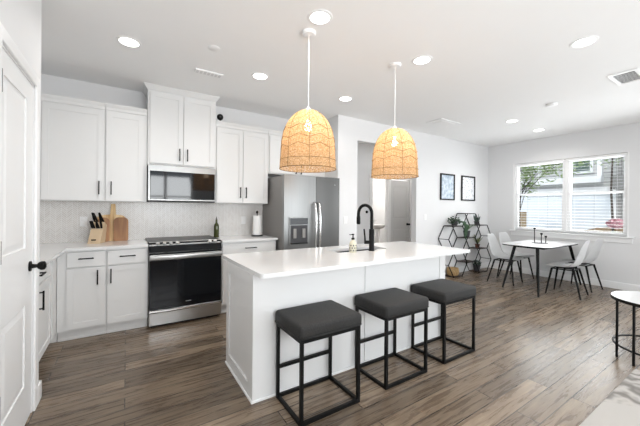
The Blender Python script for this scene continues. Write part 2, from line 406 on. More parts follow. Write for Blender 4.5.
# hall behind
struct(MB().box(2.888, 4.68, 5.12, 5.22, 0, H)
       .box(4.68, 5.20, 5.12, 5.22, 2.06, H).box(5.20, 5.26, 5.12, 5.22, 0, H).box(5.26, 5.94, 5.12, 5.22, 2.06, H).box(5.94, 7.1, 5.12, 5.22, 0, H).build('wall_hall', 'wall'))
struct(MB().box(2.768, 7.1, 7.1, 7.2, 0, H).box(6.35, 6.45, 5.22, 7.1, 0, H).box(4.5, 4.6, 5.22, 7.1, 0, H).box(7.0, 7.1, PY+T, 5.12, 0, H).build('wall_bathroom', 'wall'))
# window wall (dining window + living room window), rear wall with window and patio door
wy0, wy1, wz0, wz1 = 1.455, 3.262, .905, 2.335
sy0, sy1, sz0, sz1 = -1.3, 1.1, .7, 2.3
struct(MB().box(WX, WX+T, wy1, 7.2, 0, H).box(WX, WX+T, wy0, wy1, 0, wz0).box(WX, WX+T, wy0, wy1, wz1, H)
       .box(WX, WX+T, sy1, wy0, 0, H).box(WX, WX+T, sy0, sy1, 0, sz0).box(WX, WX+T, sy0, sy1, sz1, H).box(WX, WX+T, RY-T, sy0, 0, H).build('wall_window', 'wall'))
rw = (.2, 1.7, .85, 2.45); rp = (2.7, 5.7, 0.04, 2.35)
struct(MB().box(DXW-T, rw[0], RY-T, RY, 0, H).box(rw[0], rw[1], RY-T, RY, 0, rw[2]).box(rw[0], rw[1], RY-T, RY, rw[3], H)
       .box(rw[1], rp[0], RY-T, RY, 0, H).box(rp[0], rp[1], RY-T, RY, rp[3], H).box(rp[0], rp[1], RY-T, RY, 0, rp[2]).box(rp[1], WX, RY-T, RY, 0, H).build('wall_rear', 'wall'))
# backsplash tile is part of the kitchen wall finish
struct(MB().box(LX, 2.768, KY-.009, KY, .925, 1.42).box(LX, LX+.009, 2.8, KY-.009, .925, 1.42).build('trim_backsplash', 'tile'))

# baseboards
def bb(name, x0, x1, y0, y1):
    struct(MB().box(x0, x1, y0, y1, 0, .12, .004).build(name, 'trim'))
bb('baseboard_window', WX-.016, WX, RY, PY)
bb('baseboard_picture', ox1, WX-.016, PY-.016, PY)
bb('baseboard_fridge', 2.775, ox0, PY-.016, PY)
bb('baseboard_hall', 2.89, 4.60, 5.104, 5.12)
struct(MB().box(DXW, DXW+.016, dy1+.07, 2.846, 0, .12, .004).box(DXW-.10, DXW+.016, 2.83, 2.846, 0, .12, .004).build('baseboard_left', 'trim'))
bb('baseboard_rear', 0, 2.6, RY, RY+.016)

# --- door_1: pantry door on the near left wall, faces +X
def panel_door(name, w, h, mtx, m, panels, t=.035, knob_side=1, knob_m='black', hinges=None):
    """leaf in local XZ, front towards -Y"""
    mb = MB().box(0, w, .008, t, 0, h)
    xs = [0]+[v for p in panels for v in (p[0], p[1])]+[w]
    # frame made of stiles and rails around the recessed panels
    px0, px1 = panels[0][0], panels[0][1]
    mb.box(0, px0, 0, .008, 0, h).box(px1, w, 0, .008, 0, h)
    zs = [0]
    for p in panels: zs += [p[2], p[3]]
    zs.append(h)
    for i in range(0, len(zs), 2): mb.box(px0, px1, 0, .008, zs[i], zs[i+1])
    for p in panels:                                     # raised field with a sloped border
        a, b2, c, d = p; g = .045
        o1 = [(a, c), (b2, c), (b2, d), (a, d)]; i1 = [(a+g, c+g), (b2-g, c+g), (b2-g, d-g), (a+g, d-g)]
        A = [mb.bm.verts.new((x, .0079, z)) for x, z in [(a+.012, c+.012), (b2-.012, c+.012), (b2-.012, d-.012), (a+.012, d-.012)]]; B = [mb.bm.verts.new((x, .001, z)) for x, z in i1]
        for k in range(4): mb.bm.faces.new((A[k], A[(k+1) % 4], B[(k+1) % 4], B[k]))
        mb.bm.faces.new(B)
    o = mb.build(name, m); o.matrix_basis = mtx; struct(o)
    kx = w-.065 if knob_side > 0 else .065
    k = MB().lathe((kx, 0, .955), [(0, 0), (.032, 0), (.032, -.008), (.014, -.012), (.011, -.035), (.022, -.045), (.029, -.058), (.027, -.072), (.014, -.080), (0, -.081)], 20, 'Y')
    kb = k.build('knob', knob_m, o, True, local=True); kb['label'] = 'black round door knob'
    return o
mtx = Matrix.Translation((DXW-.004, dy0+.012, .008)) @ Matrix.Rotation(PI/2, 4, 'Z')
# local x -> world +Y, local -y -> world +X
d1 = panel_door('door_1', dy1-dy0-.024, dz-.02, mtx, 'door', [(.085, .485, .24, .73), (.085, .485, 1.08, 1.985)])
hg = MB()
for z in (.30, 1.05, 1.885): hg.box(.012, .045, -.006, .001, z, z+.115, .002)
hg.build('hinge', 'black', d1, local=True)
struct(MB().box(DXW, DXW+.014, dy0-.07, dy0, 0, dz+.07, .003).box(DXW, DXW+.014, dy1, dy1+.07, 0, dz+.07, .003).box(DXW, DXW+.014, dy0, dy1, dz, dz+.07, .003)
       .box(DXW-T, DXW, dy1-.008, dy1, 0, dz).box(DXW-T, DXW, dy0, dy0+.008, 0, dz).box(DXW-T, DXW, dy0, dy1, dz-.01, dz).build('trim_1', 'trim'))
# hall doors: closed white door, dimmed in its paint, to the right of the bathroom opening
d3 = panel_door('door_2', .67, 2.02, Matrix.Translation((5.265, 5.13, .01)), 'dimwhite', [(.10, .57, .24, .86), (.10, .57, 1.10, 1.88)])
struct(MB().box(4.61, 6.01, 5.10, 5.12, 2.05, 2.12).box(4.61, 4.69, 5.10, 5.12, 0, 2.05).box(5.19, 5.27, 5.10, 5.12, 0, 2.05).box(5.94, 6.01, 5.10, 5.12, 0, 2.05).build('trim_2', 'trim'))

# --- windows
def hung_window(name, y0, y1, z0, z1, X):
    """double-hung unit in a wall at X, seen from -X"""
    r = bpy.data.objects.new(name, None); C.objects.link(r); struct(r)
    f = .032; mb = MB()
    mb.box(X, X+.09, y0, y0+f, z0, z1).box(X, X+.09, y1-f, y1, z0, z1).box(X, X+.09, y0+f, y1-f, z0, z0+f).box(X, X+.09, y0+f, y1-f, z1-f, z1)
    mb.build('window_frame', 'trim', r)
    zm = z0+(z1-z0)*.535
    for nm, za, zb, xo in (('sash', z0+f, zm+.02, .015), ('sash', zm-.02, z1-f, .05)):
        s = MB(); g = .024; a, b2 = y0+f, y1-f
        s.box(X+xo, X+xo+.03, a, a+g, za, zb).box(X+xo, X+xo+.03, b2-g, b2, za, zb).box(X+xo, X+xo+.03, a+g, b2-g, za, za+g).box(X+xo, X+xo+.03, a+g, b2-g, zb-g, zb)
        so = s.build(nm, 'trim', r)
        MB().box(X+xo+.012, X+xo+.018, a+g, b2-g, za+g, zb-g).build('pane', 'glass', so)
    return r
ym = 2.330
hung_window('window_1', ym+.015, wy1-.034, wz0+.004, wz1-.004, WX+.03)
hung_window('window_2', wy0+.024, ym-.015, wz0+.004, wz1-.004, WX+.03)
struct(MB().box(WX+.02, WX+T, ym-.015, ym+.015, wz0, wz1).box(WX-.002, WX+T, wy1-.034, wy1, wz0, wz1).box(WX-.002, WX+T, wy0, wy0+.024, wz0, wz1).build('trim_3', 'trim'))
struct(MB().box(WX-.045, WX+.03, wy0-.07, wy1+.05, wz0-.024, wz0, .004).box(WX-.016, WX, wy0-.05, wy1+.03, wz0-.11, wz0-.024, .003).build('trim_4', 'trim'))
hung_window('window_3', sy0+.004, sy1-.004, sz0+.004, sz1-.004, WX+.03)
def rear_window(name, x0, x1, z0, z1, vs, hs):
    r = bpy.data.objects.new(name, None); C.objects.link(r); struct(r)
    mb = MB(); f = .06
    mb.box(x0, x0+f, RY-.1, RY-.03, z0, z1).box(x1-f, x1, RY-.1, RY-.03, z0, z1).box(x0+f, x1-f, RY-.1, RY-.03, z0, z0+f).box(x0+f, x1-f, RY-.1, RY-.03, z1-f, z1)
    for v in vs: mb.box(v-.035, v+.035, RY-.095, RY-.04, z0+f, z1-f)
    for hh in hs: mb.box(x0+f, x1-f, RY-.095, RY-.045, hh-.02, hh+.02)
    mb.build('window_frame', 'trim', r); MB().box(x0+f, x1-f, RY-.07, RY-.065, z0+f, z1-f).build('pane', 'glass', r)
rear_window('window_4', *rw[:2], rw[2], rw[3], [.95], [1.65])
rear_window('window_5', *rp[:2], rp[2], rp[3], [4.2], [])

# --- blinds (each unit's slats are one part)
def blind(y0, y1, label):
    t = thing('window_blind', label, 'window blind', (WX+.018, (y0+y1)/2, wz1-.05), group='white blinds in the dining window')
    MB().box(WX+.004, WX+.032, y0, y1, wz1-.045, wz1-.006, .002).build('headrail', 'trim', t)
    s = MB(); z = wz0+.075
    while z < wz1-.06:
        s.prism([(WX+.003, z), (WX+.029, z+.002), (WX+.029, z+.0045), (WX+.003, z+.0025)], y0+.004, y1-.004, 'XZ'); z += .056
    s.build('slats', 'trim', t)
    MB().box(WX+.004, WX+.030, y0+.004, y1-.004, wz0+.03, wz0+.046, .002).build('bottom_rail', 'trim', t)
    c = MB()
    for yy in (y0+.12, (y0+y1)/2, y1-.12): c.tube([(WX+.016, yy, wz0+.05), (WX+.016, yy, wz1-.045)], .0012, 5)
    c.build('cords', 'trim', t)
blind(ym+.02, wy1-.04, 'white horizontal blind in the left half of the dining window, by the tree')
blind(wy0+.03, ym-.02, 'white horizontal blind in the right half of the dining window')

# ------------------------------------------------------------------ kitchen cabinets
def shaker(x0, x1, z0, z1, y, fw=.055, t=.019):
    """shaker front facing -Y with front face at y"""
    mb = MB()
    mb.box(x0, x1, y+.007, y+t, z0, z1)
    mb.box(x0, x0+fw, y, y+.007, z0, z1).box(x1-fw, x1, y, y+.007, z0, z1).box(x0+fw, x1-fw, y, y+.007, z0, z0+fw).box(x0+fw, x1-fw, y, y+.007, z1-fw, z1)
    return mb
def slab_front(x0, x1, z0, z1, y, t=.019):
    return MB().box(x0, x1, y, y+t, z0, z1, .002)
def pull(p, q, y, out=.032, r=.0055):
    """bar handle from p=(x,z) to q standing off the face y towards -Y"""
    mb = MB(); (xa, za), (xb, zb) = p, q
    d = Vector((xb-xa, 0, zb-za)).normalized()*.012
    mb.bar(Vector((xa, y-out, za))-d, Vector((xb, y-out, zb))+d, .011, .011)
    mb.bar((xa, y, za), (xa, y-out, za), .009); mb.bar((xb, y, zb), (xb, y-out, zb), .009)
    return mb
def cabinet(name, label, cat, group, body, doors, drawers=(), extra=None, M0=None):
    """all shapes authored facing -Y; M0 turns the whole unit"""
    x0, x1, yf, yb, z0, z1 = body
    t = thing(name, label, cat, ((x0+x1)/2, yb, z0), group=group)
    b = MB(); b.box(x0, x1, yf, yb, z0, z1); b.build('body', 'cab', t)
    for (a, c, d, e, hx, hz) in doors:
        o = shaker(a, c, d, e, yf-.02).build('door', 'cab', t)
        if hx is not None: pull((hx, hz), (hx, hz+.125), yf-.02).build('handle', 'black', o)
    for (a, c, d, e, hw) in drawers:
        o = slab_front(a, c, d, e, yf-.02).build('drawer', 'cab', t)
        m = (a+c)/2; pull((m-hw/2, (d+e)/2+.01), (m+hw/2, (d+e)/2+.01), yf-.02).build('handle', 'black', o)
    if extra: extra(t)
    if M0 is not None: t.matrix_basis = M0 @ t.matrix_basis
    return t
def toe(x0, x1, yf, yb):
    return lambda t: MB().box(x0, x1, yf+.05, yb, 0, .105).box(x0, x1, yf+.038, yf+.05, 0, .02, .003).build('toe_kick', 'cab', t)
BG = 'white base cabinets'; BF = 3.86; CT = .931; CB = .901; yb = KY-.012
cabinet('base_cabinet', 'white base cabinet below the knife block, nearest the corner', 'cabinet', BG, (-.565, -.171, BF, yb, .105, CB),
        [(-.490, -.182, .125, .722, -.243, .56)], [(-.490, -.182, .735, .885, .10)], toe(-.565, -.171, BF, yb))
cabinet('base_cabinet', 'white base cabinet with drawer, directly left of the oven range', 'cabinet', BG, (-.169, .207, BF, yb, .105, CB),
        [(-.160, .192, .125, .722, -.130, .56)], [(-.160, .192, .735, .885, .12)], toe(-.169, .207, BF, yb))
cabinet('base_cabinet', 'white base cabinet between the oven range and the refrigerator', 'cabinet', BG, (1.012, 1.752, BF, yb, .105, CB),
        [(1.02, 1.378, .125, .722, 1.33, .56), (1.386, 1.742, .125, .722, 1.43, .56)], [(1.02, 1.742, .735, .885, .13)], toe(1.012, 1.752, BF, yb))
# left return run faces +X : local x -> world Y, local -y -> +X
M0 = Matrix.Rotation(PI/2, 4, 'Z')
#   world = R*(lx, ly) = (-ly, lx)
lf = .587
cabinet('base_cabinet', 'white base cabinet on the left return, beside the panelled door', 'cabinet', BG, (2.86, 3.68, lf, 1.10, .105, CB),
        [(3.06, 3.62, .125, .722, 3.12, .55)], [(2.92, 3.30, .735, .885, .12)], toe(2.86, 3.68, lf, 1.10), M0)
def corner_body():
    t = thing('base_cabinet', 'white corner base cabinet where the two runs meet', 'cabinet', (-.8, 4.1, .0), group=BG)
    MB().box(-1.10, -.569, 3.682, yb, .105, CB).box(-1.10, -.628, 3.682, yb, 0, .104).box(-.628, -.569, BF+.05, yb, 0, .104).build('body', 'cab', t)
corner_body()
# counters
def lshape():
    o = [(-1.095, 2.86), (-.500, 2.86), (-.500, 3.82), (.206, 3.82), (.206, yb), (-1.095, yb)]
    return MB().prism(o, CB, CT, 'XY', .002)
tag(lshape().build('countertop', 'quartz'), 'white L-shaped quartz countertop under the knife block', 'countertop')
tag(MB().box(1.010, 1.768, 3.82, yb, CB, CT, .003).build('countertop', 'quartz'), 'short white quartz countertop under the paper towel holder', 'countertop')

# uppers
UG = 'white wall cabinets'; UF = 4.159; ZB = 1.403; ZT = 2.43
def crown(x0, x1, yf, z0, z1, out=.03):
    def f(t):
        mb = MB(); o = [(yf-.004, z0), (yf-.012, z0), (yf-out*.5, z0+(z1-z0)*.4), (yf-out, z1-.012), (yf-out, z1), (KY-.012, z1), (KY-.012, z0)]
        mb.prism([(a, b) for a, b in o], x0, x1, 'YZ'); mb.build('crown', 'cab', t)
    return f
cabinet('wall_cabinet', 'white wall cabinet with one wide door, above the knife block', 'cabinet', UG, (-1.09, -.206, UF, yb, ZB, ZT),
        [(-.735, -.216, ZB+.01, ZT-.02, -.256, 1.49)], extra=crown(-1.09, -.206, UF, ZT, 2.505))
cabinet('wall_cabinet', 'white wall cabinet with one narrow door, left of the microwave', 'cabinet', UG, (-.204, .203, UF, yb, ZB, ZT),
        [(-.195, .170, ZB+.01, ZT-.02, -.145, 1.49)], extra=crown(-.204, .203, UF, ZT, 2.505))
def tallcrown(t):
    mb = MB(); bm = mb.bm
    L_ = [(.203, .996, UF-.030, 2.745), (.197, 1.002, UF-.036, 2.752), (.168, 1.030, UF-.065, 2.793), (.162, 1.036, UF-.071, 2.797), (.162, 1.036, UF-.071, 2.8055)]
    R = [[bm.verts.new(p) for p in ((a, yf, z), (b2, yf, z), (b2, yb, z), (a, yb, z))] for a, b2, yf, z in L_]
    for A, B in zip(R, R[1:]):
        for k in range(4): bm.faces.new((A[k], A[(k+1) % 4], B[(k+1) % 4], B[k]))
    bm.faces.new(R[0]); bm.faces.new(R[-1]); mb.build('crown', 'cab', t)
cabinet('wall_cabinet', 'tall white wall cabinet reaching the ceiling, above the microwave', 'cabinet', UG, (.207, .992, UF-.025, yb, 1.852, 2.745),
        [(.232, .594, 1.875, 2.725, .553, 1.93), (.602, .974, 1.875, 2.725, .643, 1.93)], extra=tallcrown)
cabinet('wall_cabinet', 'white double-door wall cabinet between the microwave and the refrigerator', 'cabinet', UG, (.996, 1.752, UF, yb, ZB, ZT),
        [(1.012, 1.370, ZB+.01, ZT-.02, 1.332, 1.49), (1.376, 1.742, ZB+.01, ZT-.02, 1.414, 1.49)], extra=crown(.996, 1.752, UF, ZT, 2.505))
cabinet('wall_cabinet', 'short white wall cabinet over the refrigerator', 'cabinet', UG, (1.756, 2.762, UF, yb, 1.85, ZT),
        [(1.775, 2.24, 1.865, ZT-.02, 2.20, 1.88), (2.25, 2.60, 1.865, ZT-.02, 2.29, 1.88)], extra=crown(1.756, 2.762, UF, ZT, 2.505))

# security camera on the cabinet top
t = thing('security_camera', 'small round black camera on top of the wall cabinet right of the tall one', 'camera', (1.06, 4.17, 2.505))
MB().lathe((1.06, 4.17, 2.505), [(0, 0), (.022, 0), (.022, .006), (.007, .01), (.007, .03), (0, .03)], 16).build('stand', 'black', t, True)
MB().lathe((1.06, 4.17, 2.566), [(0, -.028), (.026, -.028), (.040, -.014), (.043, .004), (.034, .026), (0, .034)], 18, 'Y').build('housing', 'black', t, True)
MB().lathe((1.06, 4.141, 2.566), [(0, -.004), (.018, -.003), (.012, .002), (0, .002)], 14, 'Y').build('lens', 'blackgl', t, True)

# microwave
t = thing('microwave', 'stainless over-the-range microwave with a reflecting black glass door', 'microwave', (.6, 4.2, 1.405))
mx0, mx1, my, mz0, mz1 = .211, .986, 4.085, 1.408, 1.850
MB().box(mx0, mx1, my+.03, yb, mz0, mz1, .003).build('body', 'black', t)
MB().box(mx0, mx1, my, my+.03, mz0+.012, mz1, .004).build('front_panel', 'steel', t)
d = MB().box(mx0+.022, mx1-.012, my-.010, my, mz0+.030, 1.775, .003).build('door', 'blackgl', t)
MB().box(mx0+.03, mx1-.03, my+.0, my+.03, mz0, mz0+.011).build('vent_grille', 'innerdark', t)

# range
t = thing('oven_range', 'slide-in stainless range with black glass cooktop and oven door', 'stove', (.61, 4.1, 0))
rx0, rx1, rf = .213, .992, 3.768
MB().box(rx0, rx1, rf+.045, yb, .03, .925, .003).build('body', 'steel', t)
MB().box(rx0+.02, rx1-.02, rf+.07, yb, 0, .03).build('plinth', 'innerdark', t)
MB().box(rx0-.006, rx1+.006, rf+.10, yb, .9255, .948, .004).build('cooktop', 'cooktop', t)
for (x, y, r) in ((.42, 3.99, .10), (.42, 4.27, .08), (.80, 3.99, .085), (.80, 4.27, .105)):
    MB().lathe((x, y, .9482), [(r-.003, 0), (r-.003, .0006), (r, .0006), (r, 0), (r-.003, 0)], 32).build('burner_ring', 'steelgrey', t)
cp = MB().prism([(rf+.005, .838), (rf+.10, .838), (rf+.10, .945), (rf+.065, .945)], rx0, rx1, 'YZ', .002).build('control_panel', 'ovenglass', t)
MB().prism([(rf+.060, .944), (rf+.063, .950), (rf+.095, .950), (rf+.095, .9485), (rf+.068, .9485), (rf+.064, .943)], rx0, rx1, 'YZ').build('edge_trim', 'steel', t)
nrm = Vector((0, -.87, .49))
for x in (.30, .365, .43, .50, .86, .92):
    c = Vector((x, rf+.056, .928)); MB().tube([c, c+nrm*.028], [.02, .017], 16).build('knob', 'steelh', t, True)
dr = MB().box(rx0+.002, rx1-.002, rf+.008, rf+.045, .205, .832, .004).build('oven_door', 'ovenglass', t)
MB().box(rx0+.002, rx1-.002, rf+.002, rf+.0075, .752, .812, .002).build('door_trim', 'steelh', dr)
h_ = MB().box(rx0+.004, rx1-.004, rf-.045, rf-.025, .762, .806, .007, 3)
for x in (rx0+.05, rx1-.05): h_.bar((x, rf+.002, .785), (x, rf-.028, .785), .022, .018)
h_.build('handle', 'steelh', dr, True)
MB().box(.585, .645, rf+.005, rf+.008, .255, .263).build('badge', 'steelh', dr)
ob = MB().box(rx0+.002, rx1-.002, rf+.004, rf+.045, .035, .198, .004).build('drawer', 'steelh', t)
MB().prism([(rf+.004, .165), (rf-.014, .185), (rf-.014, .196), (rf+.004, .196)], rx0+.002, rx1-.002, 'YZ').build('drawer_lip', 'chrome', ob)

# refrigerator
t = thing('refrigerator', 'stainless side-by-side refrigerator with ice and water dispenser', 'refrigerator', (2.24, 4.1, 0))
fx0, fx1, fy, fz = 1.79, 2.715, 3.675, 1.80
MB().box(fx0, fx1, fy+.075, 4.44, .03, fz-.01, .004).build('body', 'steelgrey', t)
MB().box(fx0+.02, fx1-.02, fy+.09, 4.42, 0, .03).build('plinth', 'innerdark', t)
split = 2.297
def fdoor(a, b2):
    n = 7; pts = [(a, fy+.07)]
    for i in range(n): s = i/(n-1); pts.append((a+(b2-a)*s, fy+.018-.018*math.sin(PI*(.12+.76*s))))
    pts.append((b2, fy+.07)); return MB().prism(pts, .06, fz, 'XY')
lf_ = fdoor(fx0, split-.003).build('freezer_door', 'steel', t, True); rf_ = fdoor(split+.003, fx1).build('fridge_door', 'steelshaded', t, True)
for dx, dd in ((-.034, lf_), (.034, rf_)):
    x = split+dx
    MB().tube([(x, fy+.004, 1.42), (x, fy-.035, 1.40), (x, fy-.05, 1.25), (x, fy-.056, 1.05), (x, fy-.05, .80), (x, fy-.035, .62), (x, fy+.004, .60)], .017, 12).build('handle', 'chrome', dd, True)
dp = MB().box(1.862, 2.165, fy-.010, fy+.012, .83, 1.215, .004).build('dispenser', 'steel', lf_)
MB().box(1.872, 2.155, fy-.012, fy-.0102, 1.115, 1.205).build('display', 'screen', dp)
MB().box(1.880, 2.147, fy-.0118, fy-.0102, .855, 1.108).build('recess', 'pot', dp)
for xa in (1.915, 2.055): MB().box(xa, xa+.05, fy-.030, fy-.0120, .93, 1.06, .004).build('paddle', 'steelgrey', dp)
MB().box(1.885, 2.142, fy-.035, fy-.0120, .850, .865, .002).build('drip_tray', 'black', dp)
MB().box(2.57, 2.63, fy+.004, fy+.010, 1.685, 1.697).build('badge', 'chrome', rf_)

# ------------------------------------------------------------------ outlets and switches
def plate(label, p, face='Y', group='white wall plates', kind='outlet'):
    t = thing('wall_outlet' if kind == 'outlet' else 'light_switch', label, kind, p, group=group)
    x, y, z = p
    MB().box(x-.036, x+.036, y-.006, y, z-.058, z+.058, .002).build('plate', 'plastic', t)
    mb = MB()
    if kind == 'outlet': mb.lathe((x, y-.006, z+.024), [(0, -.002), (.016, -.002), (.017, 0)], 14, 'Y').lathe((x, y-.006, z-.024), [(0, -.002), (.016, -.002), (.017, 0)], 14, 'Y')
    else: mb.box(x-.016, x+.016, y-.010, y-.006, z-.032, z+.032, .002)
    mb.build('socket' if kind == 'outlet' else 'rocker', 'plastic', t)
plate('white outlet on the tiled backsplash, left of the knife block', (-.42, KY-.0095, 1.165))
plate('white outlet on the backsplash between the oil bottle and the paper towels', (1.487, KY-.0095, 1.155))
plate('white light switch on the wall between the opening and the framed prints', (4.86, PY-.0005, 1.19), kind='switch')
plate('white double outlet plate on the wall end right of the refrigerator', (2.92, PY-.0005, 1.16), kind='switch')

# ------------------------------------------------------------------ island
ix0, ix1, iy0, iy1 = .735, 2.87, 1.985, 2.63
t = thing('kitchen_island', 'white panelled kitchen island base under the quartz top', 'kitchen island', (1.75, 2.3, 0))
MB().box(ix0+.012, ix1-.012, iy0+.012, iy1, 0, .69).box(ix0+.012, 1.715, iy0+.012, iy1, .69, .8835).box(2.425, ix1-.012, iy0+.012, iy1, .69, .8835).box(1.715, 2.425, iy0+.012, 2.335, .69, .8835).box(1.715, 2.425, 2.618, iy1, .69, .8835).build('body', 'cab', t)
fr = MB()
def rail(a, b2, z0, z1): fr.box(a, b2, iy0, iy0+.012, z0, z1)
for a, b2 in ((ix0, ix0+.10), (1.748, 1.754), (ix1-.09, ix1)): rail(a, b2, 0, .8835)
fr.box(ix0+.10, ix1-.09, iy0+.007, iy0+.012, 0, .8835)
fr.build('front_panel', 'cab', t)
s = MB(); s.box(ix0, ix0+.012, iy0+.012, iy0+.10, 0, .8835).box(ix0, ix0+.012, iy1-.07, iy1, 0, .8835).box(ix0, ix0+.012, iy0+.10, iy1-.07, .80, .8835).box(ix0, ix0+.012, iy0+.10, iy1-.07, 0, .10)
s.build('end_panel', 'cab', t)
s = MB(); s.box(ix1-.012, ix1, iy0+.012, iy0+.09, 0, .8835).box(ix1-.012, ix1, iy1-.09, iy1, 0, .8835).box(ix1-.012, ix1, iy0+.09, iy1-.09, .80, .8835).box(ix1-.012, ix1, iy0+.09, iy1-.09, 0, .10)
s.build('end_panel', 'cab', t)
MB().box(ix0-.010, ix1+.010, iy0-.010, iy0, 0, .02, .003).box(ix0-.010, ix0, iy0, iy1, 0, .02, .003).build('shoe_moulding', 'trim', t)
# slab with a sink cut-out, rounded outer corners
sx0, sx1, sy0_, sy1_ = .735, 3.11, 1.838, 2.80
kx0, kx1, ky0, ky1 = 1.74, 2.40, 2.36, 2.60
def rrect(x0, x1, y0, y1, r, n=5):
    o = []
    for cx, cy, a in ((x1-r, y0+r, -PI/2), (x1-r, y1-r, 0), (x0+r, y1-r, PI/2), (x0+r, y0+r, PI)):
        for i in range(n+1): th = a+PI/2*i/n; o.append((cx+r*math.cos(th), cy+r*math.sin(th)))
    return o
def slab_with_hole():
    mb = MB(); bm = mb.bm; out = rrect(sx0, sx1, sy0_, sy1_, .025); inn = rrect(kx0, kx1, ky0, ky1, .03)
    for z in (.884, .914):
        vo = [bm.verts.new((x, y, z)) for x, y in out]; vi = [bm.verts.new((x, y, z)) for x, y in inn]
        for i in range(len(vo)): bm.faces.new((vo[i], vo[(i+1) % len(vo)], vi[(i+1) % len(vo)], vi[i]))
        if z == .884: lo, li = vo, vi
    n = len(vo)
    for i in range(n):
        bm.faces.new((lo[i], lo[(i+1) % n], vo[(i+1) % n], vo[i])); bm.faces.new((li[i], li[(i+1) % n], vi[(i+1) % n], vi[i]))
    return mb
tag(slab_with_hole().build('countertop', 'quartz'), 'white quartz island countertop around the sink', 'countertop')
t = thing('sink', 'undermount stainless sink set into the island countertop', 'sink', (2.07, 2.54, .70))
mb = MB(); w = .012; g = .003
for a in ((kx0-w, kx1+w, ky0-w, ky0-g), (kx0-w, kx1+w, ky1+g, ky1+w), (kx0-w, kx0-g, ky0-g, ky1+g), (kx1+g, kx1+w, ky0-g, ky1+g)): mb.box(*a, .70, .8838)
mb.box(kx0-g, kx1+g, ky0-g, ky1+g, .70, .706); mb.build('basin', 'sink', t)
MB().lathe((2.07, 2.54, .7065), [(0, .001), (.03, .001), (.042, .003), (.045, 0)], 20).build('drain', 'chrome', t)
# faucet
FX, FY = 2.115, 2.31
t = thing('faucet', 'matte black gooseneck faucet on the island by the sink', 'faucet', (FX, FY, .914))
MB().lathe((FX, FY, .914), [(0, 0), (.031, 0), (.031, .006), (.027, .012), (.027, .215), (.022, .222), (0, .222)], 22).build('body', 'black', t, True)
dirv = Vector((-.18, 1, 0)).normalized(); R_ = .088; pts = [Vector((FX, FY, 1.13)), Vector((FX, FY, 1.292))]
for i in range(1, 13):
    a = PI*i/12; pts.append(Vector((FX, FY, 1.292))+dirv*(R_-R_*math.cos(a))+Vector((0, 0, R_*math.sin(a))))
pts.append(pts[-1]-Vector((0, 0, .03)))
MB().tube(pts, .0165, 14).build('spout', 'black', t, True)
e = pts[-1]; MB().tube([e+Vector((0, 0, .005)), e-Vector((0, 0, .02)), e-Vector((0, 0, .075)), e-Vector((0, 0, .085))], [.018, .0205, .0205, .017], 16).build('spray_head', 'black', t, True)
hb = MB(); sd = Vector((-.80, .55, 0)).normalized(); c0 = Vector((FX, FY, 1.00)); hb.tube([c0, c0+sd*.075], .018, 14); hb.tube([c0+sd*.066, c0+sd*.070+Vector((0, 0, .06)), c0+sd*.078+Vector((0, 0, .135))], [.011, .0085, .008], 10)
hb.build('lever', 'black', t, True)
# soap bottle
sxp, syp = 1.875, 2.315
t = thing('soap_bottle', 'clear patterned soap bottle with black pump beside the faucet', 'soap dispenser', (sxp, syp, .914))
MB().lathe((sxp, syp, .914), [(0, 0), (.034, 0), (.037, .006), (.037, .085), (.030, .105), (.014, .118), (.014, .125), (0, .125)], 22).build('bottle', 'soap', t, True)
lb = MB()
for k in range(9):
    for j in range(3):
        a = 2*PI*k/9+j*.35; z = .914+.022+j*.024; c = Vector((sxp+.0375*math.cos(a), syp+.0375*math.sin(a), z))
        tt = Vector((-math.sin(a), math.cos(a), 0)); up = Vector((0, 0, 1)); n = Vector((math.cos(a), math.sin(a), 0))*.0008
        lb.quad(c-tt*.008+n, c-up*.010+n, c+tt*.008+n, c+up*.010+n)
lb.build('label_pattern', 'gold' if False else 'pot', t)
MB().lathe((sxp, syp, 1.039), [(0, 0), (.016, 0), (.016, .016), (.006, .02), (.005, .045), (.012, .046), (.012, .056), (0, .056)], 14).bar((sxp, syp, 1.088), (sxp-.03, syp+.02, 1.086), .009, .007).build('pump', 'black', t, True)

# ------------------------------------------------------------------ things on the kitchen counter
kb = (-.285, 4.215)
t = thing('knife_block', 'pale wooden knife block full of black-handled knives, in front of the cutting boards', 'knife block', (kb[0], kb[1], CT), rz=-.25)
MB().prism([(-.07, 0), (.10, 0), (.155, .195), (.075, .235), (.0, .11)], -.058, .058, 'YZ').rot(Matrix.Scale(1, 4)).build('block', 'lightwood', t, local=True)
MB().box(-.022, .022, -.0715, -.0690, .035, .050).build('logo_plate', 'black', t, local=True)
blk = Vector((0, -.62, .78))
# two rows of handles rising out of the slanted top
idx = 0
for row, (yy, zz, nn, L_) in enumerate(((.032, .160, 5, .10), (.105, .222, 4, .135))):
    for i in range(nn):
        x = -.044+.088*i/(nn-1); p = Vector((x, yy, zz)); q = p+Vector((random.uniform(-.22, .22), -.45, .86)).normalized()*L_
        kn = thing('kitchen_knife', 'black-handled kitchen knife standing in the pale wooden knife block', 'knife', (0, 0, 0), group='knives in the block')
        kn.matrix_basis = Matrix.Translation(t.location) @ Matrix.Rotation(-.25, 4, 'Z')
        MB().tube([p+(q-p)*.10, p+(q-p)*.5, q], [.0105, .012, .0105], 8, flat=.75).build('handle', 'black', kn, True, local=True)
        MB().tube([p+(q-p)*.02, p+(q-p)*.12], .0075, 8).build('bolster', 'chrome', kn, True, local=True)
